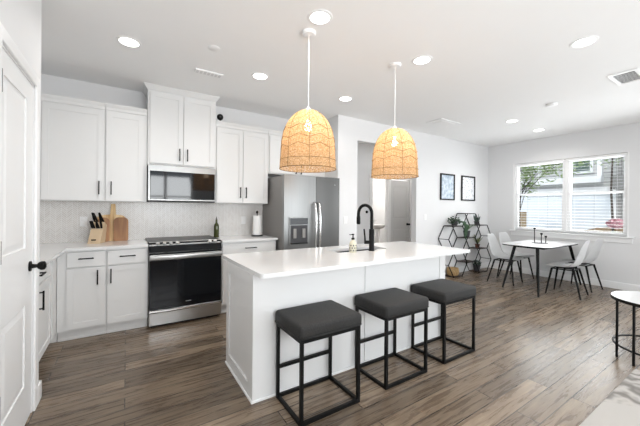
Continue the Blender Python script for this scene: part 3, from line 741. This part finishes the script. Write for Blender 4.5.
# cutting boards leaning on the backsplash
def paddle(cx, w, h, hw, hh, y, m, label, lean, r=.05, handle=True, group=None, name='cutting_board', off=0):
    o = []
    def arc(cx_, cz, r_, a0, a1, n=6):
        for i in range(n+1): a = a0+(a1-a0)*i/n; o.append((cx_+r_*math.cos(a), cz+r_*math.sin(a)))
    arc(w/2-.02, .02, .02, -PI/2, 0); arc(w/2-r, h-r, r, 0, PI/2)
    if handle: o.append((off+hw/2+.004, h)); arc(off+hw/2-.008, h+hh-.008, .008, 0, PI/2, 3); arc(off-hw/2+.008, h+hh-.008, .008, PI/2, PI, 3); o.append((off-hw/2-.004, h))
    arc(-w/2+r, h-r, r, PI/2, PI); arc(-w/2+.02, .02, .02, PI, 1.5*PI)
    mb = MB().prism(o, 0, .018, 'XZ', .003)
    ob = mb.build(name, m); ob.matrix_basis = Matrix.Translation((cx, y, CT+.001)) @ Matrix.Rotation(-lean, 4, 'X')
    return tag(ob, label, 'cutting board', group)
paddle(-.150, .330, .315, .046, .135, 4.385, 'boardA', 'large striped cutting board with a long handle leaning on the backsplash', .14, .09, off=.015)
paddle(-.053, .15, .285, 0, 0, 4.355, 'boardB', 'narrow reddish-brown cutting board leaning on the right of the striped one', .14, .05, False)
paddle(-.225, .12, .285, 0, 0, 4.348, 'boardC', 'small brown rounded cutting board behind the knife block', .14, .055, False)
# oil bottle stands at the back of the range corner
t = thing('oil_bottle', 'tall dark green oil bottle beside the cooktop', 'bottle', (1.055, 4.30, CT))
MB().lathe((1.055, 4.30, CT), [(0, 0), (.032, 0), (.035, .005), (.035, .15), (.030, .175), (.014, .20), (.013, .245), (0, .245)], 20).build('bottle', 'olive', t, True)
MB().lathe((1.055, 4.30, CT+.246), [(0, 0), (.012, 0), (.010, .012), (.005, .016), (.004, .04), (0, .04)], 12).build('spout', 'black', t, True)
# paper towel
px, py_ = 1.615, 4.22
t = thing('paper_towel_holder', 'upright black paper towel holder beside the refrigerator', 'paper towel holder', (px, py_, CT))
MB().lathe((px, py_, CT), [(0, 0), (.082, 0), (.082, .012), (.07, .018), (0, .018)], 28).build('base', 'black', t, True)
MB().lathe((px, py_, CT+.018), [(.007, 0), (.007, .31), (.016, .32), (.018, .335), (.012, .35), (0, .353)], 14).build('post', 'black', t, True)
tag(MB().lathe((px, py_, CT+.0185), [(.018, 0), (.064, 0), (.065, .003), (.065, .277), (.064, .28), (.018, .28), (.018, 0)], 28).build('paper_towel_roll', 'paper', None, True), 'white roll of paper towels on the black holder', 'paper towels')

# ------------------------------------------------------------------ stools
def stool():
    t = thing('counter_stool', 'charcoal padded counter stool nearest the camera, at the island', 'stool', (0, 0, 0), group='counter stools at the island')
    hw, hd = .226, .1705; w = .021; top = .530
    for sx in (-1, 1):
        for sy in (-1, 1): MB().box(sx*hw-w/2, sx*hw+w/2, sy*hd-w/2, sy*hd+w/2, 0, top).build('leg', 'black', t, local=True)
    for z, nm in ((0, 'base_frame'), (top-w, 'top_frame')):
        mb = MB()
        for sy in (-1, 1): mb.box(-hw+w/2, hw-w/2, sy*hd-w/2, sy*hd+w/2, z, z+w)
        for sx in (-1, 1): mb.box(sx*hw-w/2, sx*hw+w/2, -hd+w/2, hd-w/2, z, z+w)
        mb.build(nm, 'black', t, local=True)
    MB().box(-hw+w/2, hw-w/2, hd-w/2, hd+w/2, .205, .205+w).build('footrest', 'black', t, local=True)
    s = MB(); s.box(-.249, .249, -.192, .192, top, top+.090, .026, 4)
    o = s.build('seat_cushion', 'fabric', t, True, local=True)
    pp = MB()
    pp.tube([(x, y, top+.012) for x, y in rrect(-.2505, .2505, -.1925, .1925, .03, 4)], .0035, 6, closed=True)
    pp.build('piping', 'fabric', o, True, local=True)
    return t
s1 = stool(); s1.location = (1.140, 1.789, 0)
dup(s1, (1.862, 1.789, 0), 0, 'charcoal padded counter stool in the middle of the three at the island')
dup(s1, (2.560, 1.789, 0), 0, 'charcoal padded counter stool farthest along, at the right end of the island')

# ------------------------------------------------------------------ pendants
def pendant(x, y, label):
    t = thing('pendant_lamp', label, 'pendant lamp', (x, y, H), group='rattan pendants over the island')
    zt, zb, R = 2.160, 1.668, .232
    MB().lathe((x, y, H), [(0, 0), (.058, 0), (.058, -.012), (.05, -.022), (.012, -.028), (0, -.028)], 24).build('canopy', 'trim', t, True)
    MB().tube([(x, y, H-.028), (x, y, zt+.01)], .0030, 8).build('cord', 'trim', t)
    MB().lathe((x, y, zt), [(0, .02), (.012, .02), (.02, .01), (.02, -.05), (.016, -.085), (0, -.085)], 14).build('socket', 'trim', t, True)
    prof = lambda s: (R*(1-(1-min(s/.62, 1))**2.3)**(1/2.1)*(.88+.12*min(1, s)) , zt-(zt-zb)*s)
    n = 40; pr = []
    for i in range(n+1):
        s = i/n; r, z = prof(s); pr.append((max(r, .025), z))
    mb = MB(); bm = mb.bm; K = 64; rings = [[bm.verts.new((x+r*math.cos(2*PI*k/K), y+r*math.sin(2*PI*k/K), z)) for k in range(K)] for r, z in pr]
    for A, B in zip(rings, rings[1:]):
        for k in range(K): bm.faces.new((A[k], A[(k+1) % K], B[(k+1) % K], B[k]))
    sh = mb.build('shade', 'rattan', t, True)
    rb = MB(); G = 8
    def on(a, s): r, z = prof(max(0.02, min(s, 1))); return Vector((x+(max(r, .025)+.002)*math.cos(a), y+(max(r, .025)+.002)*math.sin(a), z))
    for k in range(G):
        a = 2*PI*k/G+.3; rb.tube([on(a, .03+.97*i/14) for i in range(15)], .0018, 5)
    for s0 in (.36, .52, .66, .86):
        amp = .062 if s0 < .8 else .0
        rb.tube([on(2*PI*k/64, s0+amp*abs(((2*PI*k/64-.3)/(2*PI/G)) % 1-.5)*2-amp/2) for k in range(64)], .0020, 5, closed=True)
    rb.tube([on(2*PI*k/64, 1) for k in range(64)], .0030, 6, closed=True)
    rb.build('rib', 'rattan_rib', sh, True)
    MB().lathe((x, y, zt-.085), [(0, 0), (.012, 0), (.014, -.02), (.028, -.05), (.030, -.07), (.020, -.092), (0, -.10)], 18).build('bulb', 'bulb', t, True)
    l = bpy.data.lights.new('pendant_light', 'POINT'); l.energy = 1.7; l.color = (1, .80, .60); l.shadow_soft_size = .04
    o = bpy.data.objects.new('pendant_light', l); C.objects.link(o); o.location = (0, 0, -(H-(zt-.22))); o.parent = t
pendant(1.268, 2.165, 'woven rattan dome pendant lamp hanging nearer the range')
pendant(2.283, 2.165, 'woven rattan dome pendant lamp hanging over the faucet, in front of the hall opening')

# ------------------------------------------------------------------ ceiling fixtures
lights = [((0.01, 3.17), 'recessed ceiling light nearest the door wall, above the left counter'), ((1.238, 1.95), 'recessed ceiling light closest to the camera, above the nearer pendant'),
          ((1.24, 3.18), 'recessed ceiling light between the range and the nearer pendant'), ((2.445, 3.20), 'recessed ceiling light in front of the refrigerator'),
          ((2.43, 1.954), 'recessed ceiling light just right of the farther pendant cord'), ((3.333, .971), 'large-looking recessed ceiling light at the right near the black vent'),
          ((5.331, 2.477), 'recessed ceiling light left of the two over the dining table'), ((6.332, 2.479), 'recessed ceiling light nearest the dining window')]
def can(x, y, label):
    t = thing('recessed_light', label, 'ceiling light', (x, y, H), group='recessed ceiling lights')
    MB().lathe((x, y, H), [(.075, -.001), (.075, -.006), (.095, -.004), (.098, 0), (.09, 0), (.078, 0)], 32).build('trim_ring', 'trim', t, True)
    MB().lathe((x, y, H), [(0, -.004), (.074, -.004), (.074, -.0005), (0, -.0005)], 32).build('lamp_disc', 'lamp', t)
    l = bpy.data.lights.new('ceiling_light', 'AREA'); l.shape = 'DISK'; l.size = .15; l.energy = 5.2; l.color = (1, .975, .94); l.spread = math.radians(150)
    o = bpy.data.objects.new('ceiling_light', l); C.objects.link(o); o.location = (0, 0, -.012); o.parent = t
    return t
for (x, y), lb_ in lights: can(x, y, lb_)
t = thing('air_register', 'narrow white ceiling register above the tall cabinet', 'vent', (.74, 3.41, H))
MB().box(.60, .885, 3.365, 3.455, H-.014, H-.0005, .002).build('frame', 'trim', t)
s = MB()
for i in range(7): s.box(.615+i*.038, .640+i*.038, 3.375, 3.445, H-.017, H-.0142)
s.build('louvers', 'dimwhite', t)
tag(MB().lathe((.667, 2.86, H), [(0, -.006), (.05, -.006), (.055, -.002), (.055, -.0005)], 28).build('ceiling_cover_plate', 'ceiling', None, True), 'round white blank cover plate on the kitchen ceiling', 'cover plate')
t = thing('speaker_grille', 'square white flush ceiling panel with square grille', 'ceiling panel', (4.5, 3.17, H))
MB().box(4.24, 4.78, 3.02, 3.32, H-.010, H-.0005, .003).build('frame', 'trim', t)
MB().box(4.34, 4.68, 3.08, 3.26, H-.016, H-.0102, .002).build('grille', 'ceiling', t)
tag(MB().lathe((4.92, 1.775, H), [(0, -.03), (.05, -.03), (.06, -.024), (.065, -.0005)], 28).build('smoke_detector', 'trim', None, True), 'round white smoke detector on the ceiling', 'smoke detector')
t = thing('return_vent', 'white framed ceiling vent with dark slots at the right', 'vent', (4.57, 1.0, H))
vx0, vx1, vy0, vy1 = 4.38, 4.80, .845, 1.075
fm = MB().box(vx0, vx1, vy1-.03, vy1, H-.012, H-.0005).box(vx0, vx1, vy0, vy0+.03, H-.012, H-.0005).box(vx0, vx0+.03, vy0+.03, vy1-.03, H-.012, H-.0005).box(vx1-.03, vx1, vy0+.03, vy1-.03, H-.012, H-.0005)
fm.build('frame', 'trim', t)
MB().box(vx0+.03, vx1-.03, vy0+.03, vy1-.03, H-.003, H-.0005).build('duct', 'innerdark', t)
s = MB()
for i in range(9): s.box(vx0+.052+i*.040, vx0+.060+i*.040, vy0+.03, vy1-.03, H-.0065, H-.0035)
s.build('louvers', 'trim', t)

# ------------------------------------------------------------------ framed prints
for (a, b2, m, lb_) in ((5.305, 5.777, 'art1', 'black framed print with blue-grey squares, left of the pair'), (6.026, 6.528, 'art2', 'black framed white print with small dark sketches, right of the pair')):
    t = thing('framed_print', lb_, 'picture', ((a+b2)/2, PY, 1.53), group='framed prints above the plant stand')
    z0, z1, g = 1.532, 2.070, .028
    MB().box(a, b2, PY-.025, PY-.001, z0, z0+g).box(a, b2, PY-.025, PY-.001, z1-g, z1).box(a, a+g, PY-.025, PY-.001, z0+g, z1-g).box(b2-g, b2, PY-.025, PY-.001, z0+g, z1-g).build('frame', 'black', t)
    MB().box(a+g, b2-g, PY-.012, PY-.001, z0+g, z1-g).build('print', m, t)

# ------------------------------------------------------------------ hexagon plant stand
hx0, hp, ha, hb_, hh = 5.245, .455, .285, .17, .250; hy0, hy1 = 3.555, 3.785
t = thing('plant_stand', 'black metal plant stand of stacked hexagons against the picture wall', 'shelf', (5.97, 3.67, 0))
cells = [(0, 0), (0, 2), (1, 1), (1, 3), (2, 0), (2, 2)]
segs = set()
def hexv(c, k):
    cx = hx0+hb_+ha/2+c*hp; z0 = k*hh+.006
    return [(cx-ha/2, z0), (cx+ha/2, z0), (cx+ha/2+hb_, z0+hh), (cx+ha/2, z0+2*hh), (cx-ha/2, z0+2*hh), (cx-ha/2-hb_, z0+hh)]
rd = lambda p: (round(p[0], 3), round(p[1], 3))
verts = set(); plates = set()
for c, k in cells:
    v = [rd(p) for p in hexv(c, k)]
    for i in range(6): segs.add(tuple(sorted((v[i], v[(i+1) % 6])))); verts.add(v[i])
    plates.add((v[0], v[1])); plates.add((v[4], v[3]))
mb = MB()
for (p, q) in segs:
    for y in (hy0, hy1): mb.bar((p[0], y, p[1]), (q[0], y, q[1]), .013)
for p in verts: mb.bar((p[0], hy0, p[1]), (p[0], hy1, p[1]), .011)
mb.build('frame', 'black', t)
for (p, q) in sorted(plates):
    MB().box(p[0], q[0], hy0+.006, hy1-.006, p[1]-.004, p[1]+.010).build('shelf_board', 'shelfwood', t)
def sz(k): return .006+k*hh+.0105
# plants
def blades(c, n, length, width, m, parent, up=.6, droop=.5, name='leaves'):
    mb = MB(); c = Vector(c)
    for i in range(n):
        a = random.uniform(0, 2*PI); L_ = length*random.uniform(.6, 1.05); d = Vector((math.cos(a), math.sin(a), 0)); s = Vector((-d.y, d.x, 0)); o = random.uniform(.5, 1.2)
        pr = None
        for j in range(6):
            q = j/5; p = c+d*L_*o*.7*q+Vector((0, 0, L_*(up*q*1.4-droop*q*q))); w = width*(math.sin(PI*(.12+.86*q)))+.0008
            cur = (mb.bm.verts.new(p-s*w), mb.bm.verts.new(p+Vector((0, 0, -w*.35))), mb.bm.verts.new(p+s*w))
            if pr: mb.bm.faces.new((pr[0], pr[1], cur[1], cur[0])); mb.bm.faces.new((pr[1], pr[2], cur[2], cur[1]))
            pr = cur
    o = mb.build(name, m, parent, True); return o
def pot(parent, c, r0, r1, h, m='pot'):
    MB().lathe(c, [(0, 0), (r0, 0), (r1, h), (r1+.004, h), (r1+.004, h-.012), (r1-.006, h-.012), (0, h-.014)], 20).build('pot', m, parent, True)
c0x = hx0+hb_+ha/2; c1x = c0x+hp; c2x = c0x+2*hp; ymid = 3.67
def leafball(c, r, n, m, parent, sag=0, size=.02):
    mb = MB(); c = Vector(c)
    for i in range(n):
        d = Vector((random.gauss(0, 1), random.gauss(0, 1), random.gauss(0, 1))).normalized()*r*random.uniform(.4, 1); d.z = d.z*.7
        if sag and random.random() < .4: d.z -= random.uniform(0, sag); 
        p = c+d; a = Vector((random.gauss(0, 1), random.gauss(0, 1), random.gauss(0, .6))).normalized(); b2 = a.cross(Vector((random.random(), random.random(), 1))).normalized(); k = size*random.uniform(.7, 1.2)
        mb.quad(p-a*k, p-b2*k*.6, p+a*k, p+b2*k*.6)
    mb.build('leaves', m, parent)
t = thing('trailing_plant', 'dark green trailing plant on the left top of the plant stand', 'plant', (c0x+.04, ymid, sz(4)))
pot(t, (c0x+.04, ymid, sz(4)), .05, .065, .09); leafball((c0x+.04, ymid, sz(4)+.10), .13, 220, 'leaf', t, .0, .022)
mb = MB()
for i in range(9):
    a = random.uniform(-.9, .5); x = c0x+.10+.10*random.random(); pts = [Vector((c0x+.06, ymid-.03, sz(4)+.10)), Vector((x, 3.545-.02, sz(4)+.07)), Vector((x+.04, 3.53-.03*random.random(), sz(4)-.02)), Vector((x+.05, 3.53, sz(4)-random.uniform(.1, .28)))]
    mb.tube(pts, .0022, 5)
    for j in range(16):
        q = j/15*2.99; k = int(q); p = pts[k].lerp(pts[k+1], q-k)+Vector((random.uniform(-.015, .015), random.uniform(-.015, .005), 0)); w = .015
        mb.quad(p+Vector((0, 0, w)), p+Vector((w, -.005, 0)), p-Vector((0, 0, w*1.3)), p-Vector((w, -.005, 0)))
mb.build('vines', 'leaf', t)
t = thing('aloe_plant', 'bright green spiky plant in a dark pot, middle of the plant stand', 'plant', (c1x+.02, ymid, sz(3)))
pot(t, (c1x+.02, ymid, sz(3)), .055, .07, .13, 'pot'); blades((c1x+.02, ymid, sz(3)+.115), 34, .24, .010, 'leaf2', t, .75, .35)
t = thing('snake_plant', 'dark upright potted plant on the right top of the plant stand', 'plant', (c2x-.06, ymid, sz(4)))
pot(t, (c2x-.06, ymid, sz(4)), .045, .055, .07); 
mb = MB()
for i in range(12):
    a = 2*PI*i/12; b_ = Vector((c2x-.06+.025*math.cos(a), ymid+.025*math.sin(a), sz(4)+.055)); tip = b_+Vector((.045*math.cos(a), .045*math.sin(a), random.uniform(.13, .20))); m_ = b_.lerp(tip, .5)
    mb.tube([b_, m_, tip], [.010, .013, .001], 6, flat=.3)
mb.build('leaves', 'leaf3', t, True)
t = thing('croton_plant', 'thin red-edged potted plant inside the right upper hexagon', 'plant', (c2x-.03, ymid, sz(2)))
pot(t, (c2x-.03, ymid, sz(2)), .04, .05, .075, 'brick_pot'); blades((c2x-.03, ymid, sz(2)+.065), 16, .26, .009, 'leafpink', t, .8, .3)
t = thing('bushy_plant', 'low dark leafy potted plant inside the right lower hexagon', 'plant', (c2x-.05, ymid, sz(0)))
pot(t, (c2x-.05, ymid, sz(0)), .06, .075, .13, 'pot'); leafball((c2x-.05, ymid, sz(0)+.17), .10, 160, 'leaf3', t, 0, .022)
t = thing('wicker_basket', 'tan wicker basket in the lower left hexagon of the plant stand', 'basket', (c0x, ymid, sz(0)))
MB().lathe((c0x, ymid, sz(0)), [(0, 0), (.085, 0), (.105, .03), (.112, .09), (.105, .15), (.099, .15), (.105, .09), (.098, .035), (.08, .01), (0, .01)], 28).build('basket_body', 'wicker', t, True)
w_ = MB()
for i in range(8):
    z = sz(0)+.012+i*.018; r = .088+.026*math.sin(PI*(i+1.2)/10)
    w_.tube([(c0x+r*math.cos(2*PI*k/28), ymid+r*math.sin(2*PI*k/28), z) for k in range(28)], .006, 5, closed=True)
w_.build('weave', 'wicker', t, True)

# ------------------------------------------------------------------ dining table
t = thing('dining_table', 'white dining table with rounded corners and thin black splayed legs', 'table', (6.22, 2.42, 0))
tx0, tx1, ty0, ty1, tz = 5.56, 6.96, 2.04, 2.79, .75
out = rrect(tx0, tx1, ty0, ty1, .16, 8)
MB().prism(out, tz-.010, tz, 'XY', .002).build('tabletop', 'tabletop', t)
cx_, cy_ = (tx0+tx1)/2, (ty0+ty1)/2
MB().prism([(cx_+(x-cx_)*.992, cy_+(y-cy_)*.986) for x, y in out], tz-.024, tz-.0102, 'XY').build('underside', 'black', t)
MB().box(tx0+.22, tx1-.22, ty0+.14, ty0+.165, tz-.06, tz-.0245).box(tx0+.22, tx1-.22, ty1-.165, ty1-.14, tz-.06, tz-.0245).box(tx0+.22, tx0+.245, ty0+.165, ty1-.165, tz-.06, tz-.0245).box(tx1-.245, tx1-.22, ty0+.165, ty1-.165, tz-.06, tz-.0245).build('apron', 'black', t)
for fxp, fyp, sx, sy in ((5.34, 2.08, 1, 1), (5.49, 2.68, 1, -1), (6.88, 2.02, -1, 1), (6.96, 2.74, -1, -1)):
    MB().tube([(fxp, fyp, 0), (fxp+sx*.21, fyp+sy*.10, tz-.026)], [.014, .025], 12).build('leg', 'black', t, True)
# candle holder
cc = Vector((6.22, 2.41, tz))
t = thing('candle_holder', 'black three-stem candle holder on the dining table', 'candle holder', cc)
MB().lathe(cc, [(0, 0), (.125, 0), (.125, .007), (0, .008)], 28).build('base', 'black', t, True)
for dx, dy, h_2 in ((-.03, .07, .27), (-.01, -.03, .18), (.06, -.07, .13)):
    MB().lathe(cc+Vector((dx, dy, .006)), [(.007, 0), (.007, h_2-.03), (.018, h_2-.028), (.019, h_2), (.005, h_2+.001), (0, h_2+.001)], 12).build('stem', 'black', t, True)

# ------------------------------------------------------------------ dining chairs
def chair():
    t = thing('dining_chair', 'x', 'chair', (0, 0, 0), group='pale shell dining chairs')
    # shell: faces -Y (front of the seat at -Y)
    prof = [(-.255, .445), (-.235, .458), (-.12, .447), (.0, .440), (.10, .448), (.165, .485), (.200, .56), (.225, .68), (.248, .79), (.265, .885)]
    wid = [.175, .215, .24, .24, .238, .232, .222, .212, .192, .125]
    lift = [.0, .004, .018, .030, .045, .05, .045, .032, .018, .0]
    mb = MB(); bm = mb.bm; K = 10; rows = []
    for i, ((y, z), w, lf2) in enumerate(zip(prof, wid, lift)):
        q = i/(len(prof)-1); row = []
        for j in range(K+1):
            u = -1+2*j/K; c = lf2*(abs(u)**2.2)
            if i >= 6: row.append(bm.verts.new((u*w, y-c, z)))
            else: row.append(bm.verts.new((u*w, y-c*(i/6)*.8, z+c*(1-.4*i/6))))
        rows.append(row)
    for A, B in zip(rows, rows[1:]):
        for j in range(K): bm.faces.new((A[j], A[j+1], B[j+1], B[j]))
    bmesh.ops.solidify(bm, geom=bm.faces[:], thickness=.016)
    o = mb.build('seat_shell', 'chairshell', t, True, local=True)
    for p in o.data.polygons: p.use_smooth = True
    md = o.modifiers.new('soft', 'SUBSURF'); md.levels = 1; md.render_levels = 2
    MB().box(-.15, .15, -.16, -.14, .405, .420).box(-.15, .15, .115, .135, .405, .420).box(-.16, -.14, -.14, .115, .405, .420).box(.14, .16, -.14, .115, .405, .420).box(-.10, .10, -.11, .09, .4205, .432).build('under_frame', 'black', t, local=True)
    for sx in (-1, 1):
        for fy_, ty_ in ((-.215, -.150), (.225, .125)):
            MB().tube([(sx*.215, fy_, 0), (sx*.150, ty_, .418)], [.0105, .016], 10).build('leg', 'black', t, True, local=True)
    return t
ch = chair(); ch.location = (5.95, 2.86, 0); ch.rotation_euler = (0, 0, .10); ch['label'] = 'pale shell dining chair at the left of the table, nearer the island'
dup(ch, (6.50, 2.92, 0), -.05, 'pale shell dining chair by the plant stand side, nearer the window')
dup(ch, (5.93, 1.925, 0), PI+.08, 'pale shell dining chair in front of the table, nearer the camera')
dup(ch, (6.63, 1.95, 0), PI-.06, 'pale shell dining chair in front of the table, under the window')

# ------------------------------------------------------------------ side table and rug
stc = Vector((3.995, .60, 0)); SR = .335
t = thing('side_table', 'round white-topped side table with a thin black frame, at the right edge', 'side table', stc)
MB().lathe(stc+Vector((0, 0, .537)), [(0, 0), (SR-.006, 0), (SR-.004, .012), (0, .012)], 48).build('tabletop', 'tabletop', t)
MB().lathe(stc+Vector((0, 0, .522)), [(SR-.003, 0), (SR, 0), (SR, .026), (SR-.003, .026), (SR-.003, .0146), (0, .0146), (0, .001), (SR-.003, .001)], 48).build('rim', 'black', t)
lr = SR-.02
a1 = math.atan2(.863-.60, 3.80-3.995); a2 = math.atan2(.724-.60, 3.704-3.995)
for a in (a1, a2, a1+PI, a2+PI):
    p = stc+Vector((lr*math.cos(a), lr*math.sin(a), 0)); MB().tube([p, p+Vector((0, 0, .5225))], .010, 10).build('leg', 'black', t, True)
MB().tube([stc+Vector((lr*math.cos(2*PI*k/40), lr*math.sin(2*PI*k/40), .115)) for k in range(40)], .009, 8, closed=True).build('lower_ring', 'black', t, True)
tag(MB().box(2.0, 3.62, -.75, .700, .0005, .012, .004).build('rug', 'rug'), 'cream rug with a grey swirl pattern, on the floor at the lower right', 'rug')

# ------------------------------------------------------------------ bathroom sink seen through the hall
t = thing('bathroom_sink', 'white pedestal sink in the bright bathroom beyond the hall', 'sink', (5.89, 6.2, 0))
MB().lathe((5.89, 6.2, .78), [(0, 0), (.08, 0), (.16, .03), (.215, .09), (.225, .125), (.21, .125), (.19, .10), (.10, .05), (0, .045)], 28).build('basin', 'ceramic', t, True)
MB().lathe((5.89, 6.2, 0), [(0, 0), (.12, 0), (.10, .05), (.07, .3), (.075, .78), (0, .78)], 20).build('pedestal', 'ceramic', t, True)
MB().tube([(5.89, 6.36, .89), (5.89, 6.36, 1.0), (5.89, 6.30, 1.03), (5.89, 6.24, 1.0)], .012, 10).build('tap', 'chrome', t, True)
def lamp_in(name, lb_, x, y, e_):
    t = thing('flush_light', lb_, 'ceiling light', (x, y, H))
    MB().lathe((x, y, H), [(0, -.05), (.12, -.045), (.14, -.02), (.14, -.0005)], 28).build('diffuser', 'lamp', t, True)
    l = bpy.data.lights.new(name, 'POINT'); l.energy = e_; l.color = (1, .96, .9); l.shadow_soft_size = .1
    o = bpy.data.objects.new(name, l); C.objects.link(o); o.location = (0, 0, -.2); o.parent = t
lamp_in('bathroom_light', 'round flush light on the bathroom ceiling', 5.4, 6.2, 45)
lamp_in('hall_fill_light', 'unseen round flush light added to brighten the hall', 5.7, 4.5, 9)  # added lamp, out of view, lifts the dark hall door and wall
t = thing('thermostat', 'small round black thermostat on the grey hall wall behind the faucet', 'thermostat', (4.53, 5.12, 1.27))
MB().lathe((4.53, 5.12, 1.27), [(0, -.022), (.026, -.022), (.031, -.012), (.032, 0)], 20, 'Y').build('dial', 'black', t, True)
MB().lathe((4.53, 5.12, 1.27), [(0, -.024), (.018, -.024), (.018, -.0222)], 20, 'Y').build('display', 'screen', t, True)

# ------------------------------------------------------------------ outside the dining window
bm_ = MB(); g = [(7.23, -.35), (9.0, -.1), (10.4, .35), (11.3, .52), (40, .56)]
for (xa, za), (xb, zb) in zip(g, g[1:]): bm_.quad((xa, -20, za), (xb, -20, zb), (xb, 30, zb), (xa, 30, za))
struct(bm_.build('ground', 'concrete'))
struct(MB().box(-12, 12, -9, -1.80, -.3, -.15).build('ground', 'concrete'))
t = thing('neighbour_house', 'grey sided house with white garage door seen through the dining window', 'house', (14, 5, .5))
HX = 12.0
MB().box(HX, HX+6, -3, 10, .4, 7.5).build('wall', 'siding', t)
MB().box(HX-.06, HX, 2.80, 5.35, .62, 1.82).build('garage_door', 'garage', t)
MB().box(HX-.10, HX, 2.62, 5.75, 1.82, 2.05).box(HX-.10, HX, 5.35, 5.50, .55, 1.82).box(HX-.10, HX, 2.70, 2.80, .55, 1.82).build('garage_trim', 'housewhite', t)
MB().box(HX-.28, HX, 3.0, 5.2, 2.18, 2.37).box(HX-.12, HX, 3.02, 3.13, 2.37, 3.6).build('bay_ledge', 'housewhite', t)
wn = MB().box(HX-.06, HX, 3.24, 3.78, 2.50, 3.10).build('window', 'housewhite', t)
MB().box(HX-.075, HX-.0605, 3.31, 3.71, 2.57, 3.02).build('pane', 'greenglass', wn)
MB().box(HX-.35, HX, 2.2, 2.72, 1.95, 2.35).box(HX-.12, HX, 2.60, 2.70, .5, 3.6).build('porch_trim', 'steelgrey', t)
rfm = MB().prism([(-3.3, 7.5), (10.3, 7.5), (3.5, 10.5)], HX-.4, HX+6.4, 'YZ'); rfm.build('roof', 'steelgrey', t)
def tree(name, label, base, height, crown_c, crown_r, n, lean, leafm='tree', size=.07, r=.07, lo=.4, nb=12):
    t = thing(name, label, 'tree', base); b = Vector(base); mb = MB()
    top = b+Vector((lean[0], lean[1], height)); mb.tube([b, b.lerp(top, .5)+Vector((0, .05, 0)), top], [r, r*.75, r*.35], 10)
    tips = []
    for i in range(nb):
        s = lo+(.97-lo)*random.random(); p = b.lerp(top, s); a = random.uniform(0, 2*PI); q = Vector(crown_c)+Vector((math.cos(a)*crown_r[0], math.sin(a)*crown_r[1], random.uniform(-.5, .6)*crown_r[2]))
        mb.tube([p, p.lerp(q, .5)+Vector((0, 0, .12)), q], [r*.3, r*.18, r*.08], 6); tips += [p.lerp(q, .5+.5*random.random()) for _ in range(4)]+[q]
    mb.build('trunk', 'bark', t, True)
    lv = MB()
    for i in range(n):
        c = random.choice(tips)+Vector((random.gauss(0, .16), random.gauss(0, .16), random.gauss(0, .12)))
        a = Vector((random.gauss(0, 1), random.gauss(0, 1), random.gauss(0, .5))).normalized(); b2 = a.cross(Vector((random.random()-.5, random.random()-.5, 1))).normalized(); k = size*random.uniform(.6, 1.2)
        lv.quad(c-a*k, c-b2*k*.5, c+a*k, c+b2*k*.5)
    lv.build('foliage', leafm, t)
tree('garden_tree', 'leafy green tree outside the left half of the dining window', (9.6, 4.22, .05), 3.0, (9.7, 3.75, 2.5), (.5, .75, .4), 950, (.02, .0), size=.075, r=.045)
tree('garden_tree', 'slim tree outside the right edge of the dining window', (10.7, 2.47, .40), 3.0, (10.7, 2.75, 2.75), (.3, .5, .15), 160, (0, .02), size=.06, r=.032, lo=.8, nb=6)
t = thing('flower_bush', 'pink flowering bush outside the lower right of the dining window', 'bush', (10.35, 2.36, .34))
leafball((10.35, 2.36, 1.02), .18, 420, 'pink', t, 0, .045)
leafball((10.35, 2.36, .72), .15, 220, 'tree', t, 0, .045); t.children[1].name = 'stems'
tag(MB().prism([(2.1, .50), (3.9, .50), (3.5, .66), (2.9, .86), (2.45, .92), (2.1, .88)], 11.0, 11.88, 'YZ').build('mulch_bed', 'mulch'), 'brown mulch bed below the pink bush outside', 'mulch')
tag(MB().box(10.9, 11.3, 4.76, 4.98, .4, 1.28, .01).build('utility_box', 'fenceblock'), 'tan utility box by the tree trunk outside the window', 'box')
